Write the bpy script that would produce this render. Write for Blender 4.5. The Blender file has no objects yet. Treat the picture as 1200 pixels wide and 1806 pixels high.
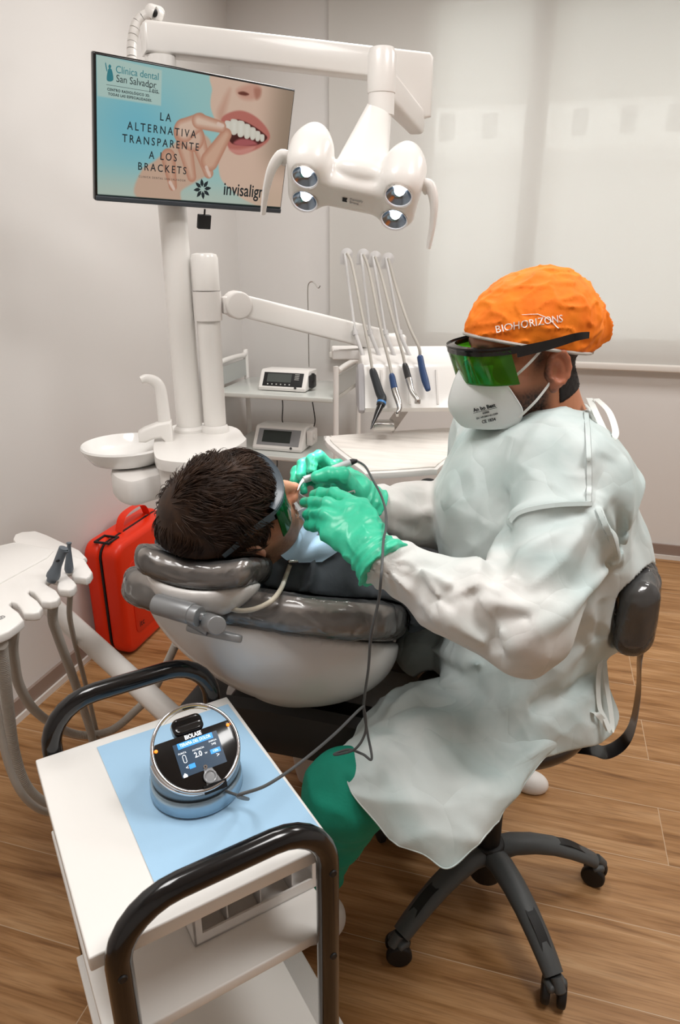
import bpy, bmesh, math, random
import numpy as np
from mathutils import Matrix, Vector
rad = math.radians
S = bpy.context.scene
COL = S.collection
# ------------------------------------------------------------------ camera
EYE = np.array([0.0, 0.0, 1.45])
PITCH, YAW, FPX, PCX, PCY = math.atan(463/1217), rad(16), 1217.0, 600.0, 903.0
cam = bpy.data.objects.new('camera', bpy.data.cameras.new('camera'))
COL.objects.link(cam)
cam.location = EYE
cam.rotation_euler = (math.pi/2 - PITCH, 0, YAW)
cam.data.sensor_fit = 'VERTICAL'
cam.data.sensor_height = 36.0
cam.data.sensor_width = 36.0
cam.data.lens = FPX/1806*36.0
cam.data.clip_start = 0.02
S.camera = cam
# ------------------------------------------------------------------ light
S.view_settings.view_transform = 'Standard'
S.view_settings.look = 'None'
S.view_settings.gamma = 1.0
S.view_settings.use_curve_mapping = False
S.view_settings.exposure = 0.0
W = bpy.data.worlds.new('daylight'); S.world = W; W.use_nodes = True
W.node_tree.nodes['Background'].inputs[0].default_value = (0.93, 0.94, 1.0, 1)
W.node_tree.nodes['Background'].inputs[1].default_value = 5.0
def area(name, loc, size, power, col=(1, .985, .965), rot=(0, 0, 0), sy=None):
    l = bpy.data.lights.new(name, 'AREA'); l.energy = power; l.color = col
    l.shape = 'RECTANGLE'; l.size = size; l.size_y = sy or size
    o = bpy.data.objects.new(name, l); o.location = loc; o.rotation_euler = rot
    COL.objects.link(o); return o
area('ceiling_panel_light', (-0.55, 2.35, 2.57), .6, 19)
area('ceiling_panel_light', (0.75, 0.9, 2.57), .6, 22)
area('ceiling_panel_light', (-0.75, 0.55, 2.57), .6, 18)
area('ceiling_panel_light', (1.1, 2.4, 2.57), .6, 17)
# ------------------------------------------------------------------ pixel rays (used to measure real places off the photograph)
_fh = np.array([-math.sin(YAW), math.cos(YAW), 0]); CR = np.array([math.cos(YAW), math.sin(YAW), 0])
CF = _fh*math.cos(PITCH) + np.array([0, 0, -math.sin(PITCH)]); CU = np.cross(CR, CF)
def ray(x, y): return CF + CR*(x-PCX)/FPX - CU*(y-PCY)/FPX
def atz(x, y, z): d = ray(x, y); return EYE + d*((z-EYE[2])/d[2])
def aty(x, y, Y): d = ray(x, y); return EYE + d*(Y/d[1])
def atd(x, y, D): return EYE + ray(x, y)*D
def atp(x, y, P, n): d = ray(x, y); n = np.array(n, float); return EYE + d*(((np.array(P)-EYE)@n)/(d@n))
def nrm(v): v = np.array(v, float); return v/np.linalg.norm(v)
V3 = lambda *a: np.array(a, float)
# ------------------------------------------------------------------ materials
def lin(c):
    if isinstance(c, str):
        c = c.lstrip('#'); c = [int(c[i:i+2], 16)/255 for i in (0, 2, 4)]
    return tuple((x/12.92 if x <= .04045 else ((x+.055)/1.055)**2.4) for x in c[:3]) + (1,)
def mat(name, col, rough=.5, metal=0, coat=0, bump=None, trans=0, emit=0, spec=.5, alpha=1, var=None, attr=None, ior=1.45, sub=0):
    m = bpy.data.materials.new(name); m.use_nodes = True
    nt = m.node_tree; b = nt.nodes['Principled BSDF']; I = b.inputs
    I['Base Color'].default_value = lin(col); I['Roughness'].default_value = rough; I['Metallic'].default_value = metal
    I['Coat Weight'].default_value = coat; I['Coat Roughness'].default_value = .08
    I['Transmission Weight'].default_value = trans; I['Specular IOR Level'].default_value = spec; I['IOR'].default_value = ior
    I['Alpha'].default_value = alpha
    if sub:
        I['Subsurface Weight'].default_value = sub; I['Subsurface Radius'].default_value = (.01, .004, .002); I['Subsurface Scale'].default_value = 1
    if emit:
        I['Emission Color'].default_value = lin(col); I['Emission Strength'].default_value = emit
    L = nt.links.new
    tc = nt.nodes.new('ShaderNodeTexCoord')
    if attr:
        a = nt.nodes.new('ShaderNodeVertexColor'); a.layer_name = attr; L(a.outputs[0], I['Base Color'])
        if emit: L(a.outputs[0], I['Emission Color'])
    if var:                                   # (scale, other colour, stretch)
        n = nt.nodes.new('ShaderNodeTexNoise'); n.inputs['Scale'].default_value = var[0]; n.inputs['Detail'].default_value = 5
        mp = nt.nodes.new('ShaderNodeMapping'); L(tc.outputs['Object'], mp.inputs[0]); L(mp.outputs[0], n.inputs[0])
        mp.inputs['Scale'].default_value = var[2] if len(var) > 2 else (1, 1, 1)
        r = nt.nodes.new('ShaderNodeValToRGB'); L(n.outputs[0], r.inputs[0])
        r.color_ramp.elements[0].position = .35; r.color_ramp.elements[1].position = .68
        r.color_ramp.elements[0].color = lin(col); r.color_ramp.elements[1].color = lin(var[1])
        L(r.outputs[0], I['Base Color'])
    if bump:                                  # (scale, strength, distance, stretch)
        n = nt.nodes.new('ShaderNodeTexNoise'); n.inputs['Scale'].default_value = bump[0]; n.inputs['Detail'].default_value = 4
        mp = nt.nodes.new('ShaderNodeMapping'); L(tc.outputs['Object'], mp.inputs[0]); L(mp.outputs[0], n.inputs[0])
        mp.inputs['Scale'].default_value = bump[3] if len(bump) > 3 else (1, 1, 1)
        bn = nt.nodes.new('ShaderNodeBump'); bn.inputs['Strength'].default_value = bump[1]; bn.inputs['Distance'].default_value = bump[2]
        L(n.outputs[0], bn.inputs['Height']); L(bn.outputs[0], I['Normal'])
    return m
# ------------------------------------------------------------------ geometry: a geo is (verts Nx3, faces, material index)
def bm_geo(bm, mi=0):
    bm.verts.ensure_lookup_table(); bm.verts.index_update()
    V = np.array([v.co[:] for v in bm.verts], float).reshape(-1, 3); F = [tuple(v.index for v in f.verts) for f in bm.faces]
    bm.free(); return (V, F, mi)
def xf(g, M=None, loc=None):
    V, F, mi = g
    if M is not None: V = V @ np.array(M, float).T
    if loc is not None: V = V + np.array(loc, float)
    return (V, F, mi)
def axes(x, y=None, z=None):                 # matrix whose columns are the given axes
    return np.stack([x, y, z], 1)
def rotz(a): c, s = math.cos(a), math.sin(a); return np.array([[c, -s, 0], [s, c, 0], [0, 0, 1]])
def box(c, size, M=None, bevel=0, seg=3, mi=0):
    bm = bmesh.new(); bmesh.ops.create_cube(bm, size=1)
    for v in bm.verts: v.co = Vector((v.co.x*size[0], v.co.y*size[1], v.co.z*size[2]))
    if bevel: bmesh.ops.bevel(bm, geom=list(bm.edges), offset=bevel, segments=seg, profile=.5, affect='EDGES', clamp_overlap=True)
    return xf(bm_geo(bm, mi), M, c)
def prism(poly, z0, z1, M=None, loc=None, bevel=0, seg=2, mi=0):
    bm = bmesh.new()
    vs = [bm.verts.new((p[0], p[1], z0)) for p in poly]
    f = bm.faces.new(vs); bm.normal_update()
    if f.normal.z > 0: f.normal_flip()
    r = bmesh.ops.extrude_face_region(bm, geom=[f])
    for v in r['geom']:
        if isinstance(v, bmesh.types.BMVert): v.co.z = z1
    bmesh.ops.recalc_face_normals(bm, faces=list(bm.faces))
    if bevel:
        es = [e for e in bm.edges if abs(e.verts[0].co.z - e.verts[1].co.z) < 1e-9]
        bmesh.ops.bevel(bm, geom=es, offset=bevel, segments=seg, profile=.5, affect='EDGES', clamp_overlap=True)
    return xf(bm_geo(bm, mi), M, loc)
def rrect(w, h, r, n=6):
    out = []
    for (sx, sy, a0) in ((1, 1, 0), (-1, 1, 90), (-1, -1, 180), (1, -1, 270)):
        for i in range(n+1):
            a = rad(a0 + 90*i/n); out.append((sx*(w/2-r) + r*math.cos(a), sy*(h/2-r) + r*math.sin(a)))
    return out
def spline(P, k=8, closed=False):
    P = np.array(P, float); n = len(P); out = []
    for i in range(n if closed else n-1):
        if closed: p = [P[(i+j-1) % n] for j in range(4)]
        else: p = [P[max(i-1, 0)], P[i], P[i+1], P[min(i+2, n-1)]]
        for j in range(k):
            t = j/k
            out.append(.5*((2*p[1]) + (-p[0]+p[2])*t + (2*p[0]-5*p[1]+4*p[2]-p[3])*t*t + (-p[0]+3*p[1]-3*p[2]+p[3])*t**3))
    if not closed: out.append(P[-1])
    return np.array(out)
def frames(P, closed=False):
    P = np.array(P, float); n = len(P)
    T = np.gradient(P, axis=0)
    if closed: T = np.roll(P, -1, 0) - np.roll(P, 1, 0)
    T /= np.maximum(np.linalg.norm(T, axis=1, keepdims=True), 1e-9)
    a = np.array([0, 0, 1.0]) if abs(T[0][2]) < .9 else np.array([1.0, 0, 0])
    N = [nrm(a - T[0]*(a@T[0]))]
    for i in range(1, n):
        v = N[-1] - T[i]*(N[-1]@T[i]); N.append(nrm(v))
    N = np.array(N); return T, N, np.cross(T, N)
def tube(P, r, n=12, closed=False, caps=True, mi=0, flat=None, nrm0=None):
    P = np.array(P, float); m = len(P); T, N, B = frames(P, closed)
    if nrm0 is not None:
        N = np.array([nrm(np.array(nrm0) - t*(np.array(nrm0)@t)) for t in T]); B = np.cross(T, N)
    r = np.full(m, r) if np.isscalar(r) else np.array(r, float)
    r2 = r if flat is None else (r*flat if np.isscalar(flat) else np.array(flat))
    a = np.arange(n)*2*math.pi/n
    V = (P[:, None] + N[:, None]*(np.cos(a)[None, :, None]*r[:, None, None]) + B[:, None]*(np.sin(a)[None, :, None]*r2[:, None, None])).reshape(-1, 3)
    F = []
    for i in range(m if closed else m-1):
        i2 = (i+1) % m
        for j in range(n):
            j2 = (j+1) % n; F.append((i*n+j, i*n+j2, i2*n+j2, i2*n+j))
    if caps and not closed:
        F.append(tuple(reversed(range(n)))); F.append(tuple(range((m-1)*n, m*n)))
    return (V, F, mi)
def cyl(a, b, r, n=24, r2=None, bevel=0, mi=0):
    a, b = np.array(a, float), np.array(b, float)
    if bevel:
        L = np.linalg.norm(b-a); r2 = r if r2 is None else r2
        pr = [(0, 0)] + [(r-bevel+bevel*math.sin(t), bevel-bevel*math.cos(t)) for t in np.linspace(0, math.pi/2, 4)] + \
             [(r2-bevel+bevel*math.cos(t), L-bevel+bevel*math.sin(t)) for t in np.linspace(0, math.pi/2, 4)] + [(0, L)]
        return lathe(pr, n, a, b-a, mi)
    return tube([a, b], [r, r if r2 is None else r2], n, mi=mi)
def basis(z):
    z = nrm(z); a = np.array([1.0, 0, 0]) if abs(z[0]) < .8 else np.array([0, 1.0, 0])
    x = nrm(a - z*(a@z)); return np.stack([x, np.cross(z, x), z], 1)
def lathe(prof, n=32, loc=(0, 0, 0), axis=(0, 0, 1), mi=0):
    M = basis(axis) if tuple(axis) != (0, 0, 1) else np.eye(3)
    V = []; F = []; rings = []
    for (r, z) in prof:
        if r < 1e-7: rings.append([len(V)]); V.append((0, 0, z))
        else:
            rings.append(list(range(len(V), len(V)+n)))
            V += [(r*math.cos(2*math.pi*k/n), r*math.sin(2*math.pi*k/n), z) for k in range(n)]
    for A, B in zip(rings, rings[1:]):
        for k in range(n):
            k2 = (k+1) % n
            if len(A) == 1 and len(B) == 1: continue
            if len(A) == 1: F.append((A[0], B[k2], B[k]))
            elif len(B) == 1: F.append((A[k], A[k2], B[0]))
            else: F.append((A[k], A[k2], B[k2], B[k]))
    return xf((np.array(V, float), F, mi), M, loc)
def sheet(G, th=.001, mi=0, closed_v=False):
    """grid of points (nu x nv x 3) as a thin solid cloth"""
    G = np.array(G, float); nu, nv = G.shape[:2]
    du = np.gradient(G, axis=0); dv = np.gradient(G, axis=1); N = np.cross(du, dv)
    N /= np.maximum(np.linalg.norm(N, axis=2, keepdims=True), 1e-9)
    A = (G + N*th/2).reshape(-1, 3); B = (G - N*th/2).reshape(-1, 3); o = nu*nv; F = []
    ix = lambda i, j: i*nv + j
    for i in range(nu-1):
        for j in range(nv-1):
            q = (ix(i, j), ix(i+1, j), ix(i+1, j+1), ix(i, j+1)); F.append(q); F.append(tuple(o+k for k in reversed(q)))
    bd = [ix(i, 0) for i in range(nu)] + [ix(nu-1, j) for j in range(1, nv)] + [ix(i, nv-1) for i in range(nu-2, -1, -1)] + [ix(0, j) for j in range(nv-2, 0, -1)]
    for a, b in zip(bd, bd[1:]+bd[:1]): F.append((a, o+a, o+b, b))
    return (np.vstack([A, B]), F, mi)
def surf(C, ku=8, kv=8):
    """smooth interpolation of a coarse control grid"""
    C = np.array(C, float)
    A = np.stack([spline(C[:, j], ku) for j in range(C.shape[1])], 1)
    return np.stack([spline(A[i], kv) for i in range(A.shape[0])], 0)
def text(s, size, M=None, loc=(0, 0, 0), depth=.0004, align='CENTER', space=1.0, sx=1.0, mi=0, bold=0):
    c = bpy.data.curves.new('t', 'FONT'); c.body = s; c.size = size; c.align_x = align; c.align_y = 'CENTER'
    c.extrude = depth/2; c.space_character = space; c.resolution_u = 3; c.offset = bold
    o = bpy.data.objects.new('t', c); COL.objects.link(o)
    dg = bpy.context.evaluated_depsgraph_get(); me = bpy.data.meshes.new_from_object(o.evaluated_get(dg))
    V = np.array([v.co[:] for v in me.vertices], float).reshape(-1, 3); F = [tuple(p.vertices) for p in me.polygons]
    bpy.data.objects.remove(o); bpy.data.curves.remove(c); bpy.data.meshes.remove(me)
    V[:, 0] *= sx
    return xf((V, F, mi), M, loc)
# ------------------------------------------------------------------ objects
def thing(name, label, cat, loc=(0, 0, 0), group=None, kind=None):
    o = bpy.data.objects.new(name, None); COL.objects.link(o); o.location = loc; o.empty_display_size = .05
    return tag(o, label, cat, group, kind)
def tag(o, label=None, cat=None, group=None, kind=None):
    for k, v in (('label', label), ('category', cat), ('group', group), ('kind', kind)):
        if v: o[k] = v
    return o
def abs_loc(o):
    l = np.array(o.location)
    while o.parent: o = o.parent; l = l + np.array(o.location)
    return l
def obj(name, geos, mats, parent=None, smooth=40, label=None, loc=None, colors=None):
    if isinstance(geos, tuple): geos = [geos]
    if not isinstance(mats, (list, tuple)): mats = [mats]
    org = abs_loc(parent) if parent else (np.array(loc, float) if loc is not None else np.zeros(3))
    V = np.vstack([g[0] for g in geos]) - org; F = []; MI = []; k = 0
    for g in geos:
        F += [tuple(i+k for i in f) for f in g[1]]; MI += [g[2]]*len(g[1]); k += len(g[0])
    me = bpy.data.meshes.new(name); me.from_pydata(V.tolist(), [], F); me.update()
    for m in mats: me.materials.append(m)
    if len(mats) > 1: me.polygons.foreach_set('material_index', MI)
    if smooth:
        me.polygons.foreach_set('use_smooth', [True]*len(F))
        if smooth < 180: me.set_sharp_from_angle(angle=rad(smooth))
    if colors is not None:
        ca = me.color_attributes.new('Col', 'FLOAT_COLOR', 'POINT')
        c4 = np.ones((len(V), 4), np.float32); c4[:, :3] = colors; ca.data.foreach_set('color', c4.ravel())
    o = bpy.data.objects.new(name, me); COL.objects.link(o)
    if parent: o.parent = parent
    elif loc is not None: o.location = loc
    if label: o['label'] = label
    return o
# ------------------------------------------------------------------ signed distance modelling
def surfnet(fn, lo, hi, h, newton=1, mi=0):
    lo = np.array(lo, float); hi = np.array(hi, float); n = np.ceil((hi-lo)/h).astype(int)+1
    ax = [lo[i] + h*np.arange(n[i]) for i in range(3)]
    K = 4; n = ((n-1+K-1)//K)*K+1                     # a coarse pass first, then only the blocks near the surface
    ax = [lo[i] + h*np.arange(n[i]) for i in range(3)]; nc = (n-1)//K+1
    Xc = np.stack(np.meshgrid(*[a[::K] for a in ax], indexing='ij'), -1).reshape(-1, 3)
    Dc = np.concatenate([fn(Xc[k:k+200000]) for k in range(0, len(Xc), 200000)]).reshape(nc).astype(np.float32)
    mn = np.full(nc-1, 1e9, np.float32)
    for a in (0, 1):
        for b in (0, 1):
            for c in (0, 1): mn = np.minimum(mn, np.abs(Dc[a:nc[0]-1+a, b:nc[1]-1+b, c:nc[2]-1+c]))
    need = mn < K*h*1.1+.012
    D = np.repeat(np.repeat(np.repeat(Dc, K, 0), K, 1), K, 2)[:n[0], :n[1], :n[2]].copy()
    M_ = np.zeros(n, bool)
    nb = np.repeat(np.repeat(np.repeat(need, K, 0), K, 1), K, 2)
    for a in (0, 1):
        for b in (0, 1):
            for c in (0, 1): M_[a:n[0]-1+a, b:n[1]-1+b, c:n[2]-1+c] |= nb
    I = np.argwhere(M_)
    for k in range(0, len(I), 200000):
        J = I[k:k+200000]; D[tuple(J.T)] = fn(lo+h*J)
    acc = np.zeros(tuple(n-1)+(3,), np.float32); cnt = np.zeros(tuple(n-1), np.int16); edges = []
    for a in range(3):
        s0 = [slice(None)]*3; s1 = [slice(None)]*3; s0[a] = slice(0, -1); s1[a] = slice(1, None)
        d0, d1 = D[tuple(s0)], D[tuple(s1)]; cr = (d0 < 0) != (d1 < 0)
        I = np.argwhere(cr); t = d0[cr]/(d0[cr]-d1[cr])
        P = I.astype(np.float32); P[:, a] += t; b, c = (a+1) % 3, (a+2) % 3
        for ob in (0, 1):
            for oc in (0, 1):
                J = I.copy(); J[:, b] -= ob; J[:, c] -= oc
                ok = ((J >= 0) & (J < n-1)).all(1)
                np.add.at(acc, tuple(J[ok].T), P[ok]); np.add.at(cnt, tuple(J[ok].T), 1)
        edges.append((a, I, (d0[cr] < 0)))
    act = cnt > 0; idx = np.full(act.shape, -1, np.int64); idx[act] = np.arange(act.sum())
    V = (acc[act]/cnt[act][:, None]).astype(np.float64)*h + lo; F = []
    for a, I, ins in edges:
        b, c = (a+1) % 3, (a+2) % 3
        ok = (I[:, b] > 0) & (I[:, c] > 0) & (I[:, b] < n[b]-1) & (I[:, c] < n[c]-1)
        I = I[ok]; ins = ins[ok]; q = []
        for ob, oc in ((1, 1), (0, 1), (0, 0), (1, 0)):
            J = I.copy(); J[:, b] -= ob; J[:, c] -= oc; q.append(idx[tuple(J.T)])
        q = np.stack(q, 1); q[~ins] = q[~ins][:, ::-1]; F.append(q)
    F = np.vstack(F)
    for _ in range(newton):
        e = h*.3; d = fn(V)
        g = np.stack([fn(V+np.eye(3)[k]*e)-fn(V-np.eye(3)[k]*e) for k in range(3)], 1)/(2*e)
        V = V - np.clip(d, -h, h)[:, None]*g/np.maximum((g*g).sum(1, keepdims=True), .2)
    return (V, [tuple(f) for f in F.tolist()], mi)
def smin(a, b, k): h = np.clip(.5+.5*(b-a)/k, 0, 1); return b+(a-b)*h - k*h*(1-h)
def smax(a, b, k): return -smin(-a, -b, k)
def s_cap(p, a, b, ra, rb=None):
    a = np.array(a, float); b = np.array(b, float); rb = ra if rb is None else rb; ba = b-a
    h = np.clip((p-a)@ba/(ba@ba), 0, 1); return np.linalg.norm(p-a-h[:, None]*ba, axis=1) - (ra+(rb-ra)*h)
def s_ell(p, c, r, M=None):
    q = p-np.array(c, float)
    if M is not None: q = q@M
    r = np.array(r, float); k0 = np.linalg.norm(q/r, axis=1); k1 = np.linalg.norm(q/(r*r), axis=1); return k0*(k0-1)/np.maximum(k1, 1e-9)
def s_box(p, c, half, r=0, M=None):
    q = p-np.array(c, float)
    if M is not None: q = q@M
    q = np.abs(q)-(np.array(half, float)-r); return np.linalg.norm(np.maximum(q, 0), axis=1)+np.minimum(q.max(1), 0)-r
def s_chain(p, pts, rs, k=.01):
    d = None
    for i in range(len(pts)-1):
        e = s_cap(p, pts[i], pts[i+1], rs[i], rs[i+1]); d = e if d is None else smin(d, e, k)
    return d
def s_ecap(p, a, b, ra, rb, w):
    """capsule with an elliptical section: ra,rb = (radius along w, radius across)"""
    a = np.array(a, float); b = np.array(b, float); ba = b-a; L = np.linalg.norm(ba); t = ba/L
    w = np.array(w, float); w = nrm(w-t*(w@t)); u = np.cross(t, w)
    q = p-a; y = q@t; h = np.clip(y/L, 0, 1); rw = ra[0]+(rb[0]-ra[0])*h; ru = ra[1]+(rb[1]-ra[1])*h
    e = y-h*L; rm = np.minimum(rw, ru); k = np.sqrt((q@w/rw)**2+(q@u/ru)**2+(e/rm)**2); return (k-1)*rm
_rng = np.random.default_rng(7)
_NT = _rng.random((32, 32, 32)).astype(np.float32)*2-1
def vnoise(p, s=1.0):
    q = p*s; i = np.floor(q).astype(int); f = q-i; f = f*f*(3-2*f); r = 0
    for dx in (0, 1):
        for dy in (0, 1):
            for dz in (0, 1):
                w = (f[:, 0] if dx else 1-f[:, 0])*(f[:, 1] if dy else 1-f[:, 1])*(f[:, 2] if dz else 1-f[:, 2])
                r = r + w*_NT[(i[:, 0]+dx) % 32, (i[:, 1]+dy) % 32, (i[:, 2]+dz) % 32]
    return r
def ss(x, a, b): t = np.clip((x-a)/(b-a), 0, 1); return t*t*(3-2*t)
# ------------------------------------------------------------------ shared materials
M_WHITE = mat('white_gloss_plastic', '#ece9e5', .28, coat=.2)
M_WHITE2 = mat('white_satin_plastic', '#e6e2de', .42)
M_LACQ = mat('white_lacquer', '#eeece8', .35)
M_GREY = mat('grey_plastic', '#8f9092', .4)
M_LGREY = mat('light_grey_plastic', '#c9c7c6', .4)
M_DKPL = mat('dark_plastic', '#2a2a2b', .38)
M_BLACK = mat('black_gloss', '#0c0c0e', .18, coat=.4)
M_BLKM = mat('black_matt', '#151516', .55)
M_STEEL = mat('steel', '#b9b6b2', .25, metal=1)
M_CHROME = mat('chrome', '#d8d8da', .09, metal=1)
M_HOSE = mat('grey_hose', '#b3aea6', .5)
M_INK = mat('black_ink', '#1a1c1f', .6)
# ================================================================== SETTING
XL, YB, ZC = -1.545, 3.49, 2.6
m_wall = mat('painted_wall', '#dad7d4', .7, bump=(160, .05, .001))
m_floor = bpy.data.materials.new('wood_plank_tiles'); m_floor.use_nodes = True
def floor_nodes():
    nt = m_floor.node_tree; L = nt.links.new; b = nt.nodes['Principled BSDF']; N = nt.nodes.new
    tc = N('ShaderNodeTexCoord'); mp = N('ShaderNodeMapping'); L(tc.outputs['Object'], mp.inputs[0])
    mp.inputs['Location'].default_value = (.32, .115, 0)
    br = N('ShaderNodeTexBrick'); L(mp.outputs[0], br.inputs[0])
    br.offset = .37; br.offset_frequency = 2; br.squash = 1
    br.inputs['Scale'].default_value = 1; br.inputs['Brick Width'].default_value = 1.2; br.inputs['Row Height'].default_value = .2
    br.inputs['Mortar Size'].default_value = .0011; br.inputs['Mortar Smooth'].default_value = .2
    br.inputs['Color1'].default_value = (0, 0, 0, 1); br.inputs['Color2'].default_value = (1, 1, 1, 1); br.inputs['Mortar'].default_value = (.5, .5, .5, 1)
    off = N('ShaderNodeVectorMath'); off.operation = 'MULTIPLY_ADD'; L(br.outputs['Color'], off.inputs[0]); off.inputs[1].default_value = (7.3, 3.1, 5.7); L(tc.outputs['Object'], off.inputs[2])
    m2 = N('ShaderNodeMapping'); L(off.outputs[0], m2.inputs[0]); m2.inputs['Scale'].default_value = (1.1, 13, 1)
    n1 = N('ShaderNodeTexNoise'); L(m2.outputs[0], n1.inputs[0]); n1.inputs['Scale'].default_value = 2.2; n1.inputs['Detail'].default_value = 8; n1.inputs['Distortion'].default_value = .9
    m3 = N('ShaderNodeMapping'); L(off.outputs[0], m3.inputs[0]); m3.inputs['Scale'].default_value = (5, 120, 1)
    n2 = N('ShaderNodeTexNoise'); L(m3.outputs[0], n2.inputs[0]); n2.inputs['Scale'].default_value = 2; n2.inputs['Detail'].default_value = 5
    r1 = N('ShaderNodeValToRGB'); L(n1.outputs[0], r1.inputs[0]); e = r1.color_ramp.elements
    e[0].position = .28; e[0].color = lin('#7d5631'); e[1].position = .62; e[1].color = lin('#bb9063')
    x = r1.color_ramp.elements.new(.42); x.color = lin('#a3774a'); x = r1.color_ramp.elements.new(.8); x.color = lin('#c9a277')
    r2 = N('ShaderNodeValToRGB'); L(n2.outputs[0], r2.inputs[0]); r2.color_ramp.elements[0].position = .3; r2.color_ramp.elements[0].color = (.62, .58, .54, 1); r2.color_ramp.elements[1].position = .55; r2.color_ramp.elements[1].color = (1, 1, 1, 1)
    mx = N('ShaderNodeMixRGB'); mx.blend_type = 'MULTIPLY'; mx.inputs[0].default_value = .75; L(r1.outputs[0], mx.inputs[1]); L(r2.outputs[0], mx.inputs[2])
    sh = N('ShaderNodeMixRGB'); sh.blend_type = 'MULTIPLY'; sh.inputs[0].default_value = .35; L(mx.outputs[0], sh.inputs[1])
    rr = N('ShaderNodeValToRGB'); L(br.outputs['Color'], rr.inputs[0]); rr.color_ramp.elements[0].color = (.7, .62, .55, 1); L(rr.outputs[0], sh.inputs[2])
    mo = N('ShaderNodeMixRGB'); L(br.outputs['Fac'], mo.inputs[0]); L(sh.outputs[0], mo.inputs[1]); mo.inputs[2].default_value = lin('#c3a98c')
    L(mo.outputs[0], b.inputs['Base Color']); b.inputs['Roughness'].default_value = .42; b.inputs['Specular IOR Level'].default_value = .35
    bp = N('ShaderNodeBump'); bp.inputs['Strength'].default_value = .15; bp.inputs['Distance'].default_value = .001; L(n2.outputs[0], bp.inputs['Height']); L(bp.outputs[0], b.inputs['Normal'])
floor_nodes()
def struct(name, geos, m, parent=None, smooth=0):
    o = obj(name, geos, m, parent, smooth)
    if not parent: o['kind'] = 'structure'
    return o
def slab(x0, x1, y0, y1, z0, z1, mi=0, bevel=0): return box(((x0+x1)/2, (y0+y1)/2, (z0+z1)/2), (x1-x0, y1-y0, z1-z0), bevel=bevel, mi=mi)
XR, YF = 2.7, -1.6
struct('floor', slab(XL-.1, XR+.1, YF, YB+.1, -.1, 0), m_floor)
struct('wall_left', slab(XL-.1, XL, YF, YB+.1, 0, ZC), m_wall)
WX0, WX1, WZ0, WZ1 = -.63, 2.5, 1.0, 2.5           # the window opening
struct('wall_back', [slab(XL, WX0, YB, YB+.1, 0, ZC), slab(WX1, XR, YB, YB+.1, 0, ZC), slab(WX0, WX1, YB, YB+.1, 0, WZ0), slab(WX0, WX1, YB, YB+.1, WZ1, ZC)], m_wall)
struct('wall_right', slab(XR, XR+.1, YF, YB+.1, 0, ZC), m_wall)
struct('wall_front', slab(XL, XR, YF-.1, YF, 0, ZC), m_wall)
struct('ceiling', slab(XL-.1, XR+.1, YF, YB+.1, ZC, ZC+.1), mat('ceiling_paint', '#e8e5e1', .8))
m_base = mat('baseboard_taupe', '#8f7d73', .45); m_bstrip = mat('baseboard_white_edge', '#d8d3cd', .5)
struct('baseboard_left', [slab(XL, XL+.012, YF, YB, .022, .075), slab(XL, XL+.02, YF, YB, 0, .022, 1)], [m_base, m_bstrip])
struct('baseboard_back', [slab(XL+.02, XR, YB-.012, YB, .022, .075), slab(XL+.02, XR, YB-.02, YB, 0, .022, 1)], [m_base, m_bstrip])
m_alu = mat('window_frame_white', '#c9c9c7', .4)
wf = struct('window_1', [slab(WX0, WX0+.06, YB+.04, YB+.1, WZ0, WZ1), slab(WX1-.06, WX1, YB+.04, YB+.1, WZ0, WZ1), slab(WX0, WX1, YB+.04, YB+.1, WZ0, WZ0+.06), slab(WX0, WX1, YB+.04, YB+.1, WZ1-.06, WZ1),
    slab(-.165, -.075, YB+.03, YB+.1, WZ0, WZ1), slab(1.1, 1.19, YB+.03, YB+.1, WZ0, WZ1)], m_alu)
m_pane = bpy.data.materials.new('window_glass'); m_pane.use_nodes = True
def glass_nodes(m, tint, gl=.08):
    nt = m.node_tree; L = nt.links.new; o = nt.nodes['Material Output']; nt.nodes.remove(nt.nodes['Principled BSDF'])
    t = nt.nodes.new('ShaderNodeBsdfTransparent'); t.inputs[0].default_value = lin(tint); g = nt.nodes.new('ShaderNodeBsdfGlossy'); g.inputs['Roughness'].default_value = .05
    fr = nt.nodes.new('ShaderNodeFresnel'); fr.inputs[0].default_value = 1.45
    mx = nt.nodes.new('ShaderNodeMixShader'); L(fr.outputs[0], mx.inputs[0]); L(t.outputs[0], mx.inputs[1]); L(g.outputs[0], mx.inputs[2]); L(mx.outputs[0], o.inputs[0])
glass_nodes(m_pane, '#f2f6f4')
for x0, x1 in ((WX0+.06, -.165), (-.075, 1.1), (1.19, WX1-.06)):
    struct('pane', slab(x0, x1, YB+.06, YB+.066, WZ0+.06, WZ1-.06), m_pane, wf)
# sheer roller blind in front of the window
m_blind = bpy.data.materials.new('sheer_blind_fabric'); m_blind.use_nodes = True
def blind_nodes():
    nt = m_blind.node_tree; L = nt.links.new; o = nt.nodes['Material Output']; nt.nodes.remove(nt.nodes['Principled BSDF'])
    d = nt.nodes.new('ShaderNodeBsdfDiffuse'); d.inputs[0].default_value = lin('#eceae6'); tl = nt.nodes.new('ShaderNodeBsdfTranslucent'); tl.inputs[0].default_value = lin('#e4e2de')
    tp = nt.nodes.new('ShaderNodeBsdfTransparent'); m1 = nt.nodes.new('ShaderNodeMixShader'); m1.inputs[0].default_value = .36; L(d.outputs[0], m1.inputs[1]); L(tl.outputs[0], m1.inputs[2])
    m2 = nt.nodes.new('ShaderNodeMixShader'); m2.inputs[0].default_value = .2; L(m1.outputs[0], m2.inputs[1]); L(tp.outputs[0], m2.inputs[2]); L(m2.outputs[0], o.inputs[0])
blind_nodes()
bl = thing('roller_blind', 'wide sheer off-white roller blind hanging over the window on the back wall', 'blind', (.75, 3.44, .95))
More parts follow.
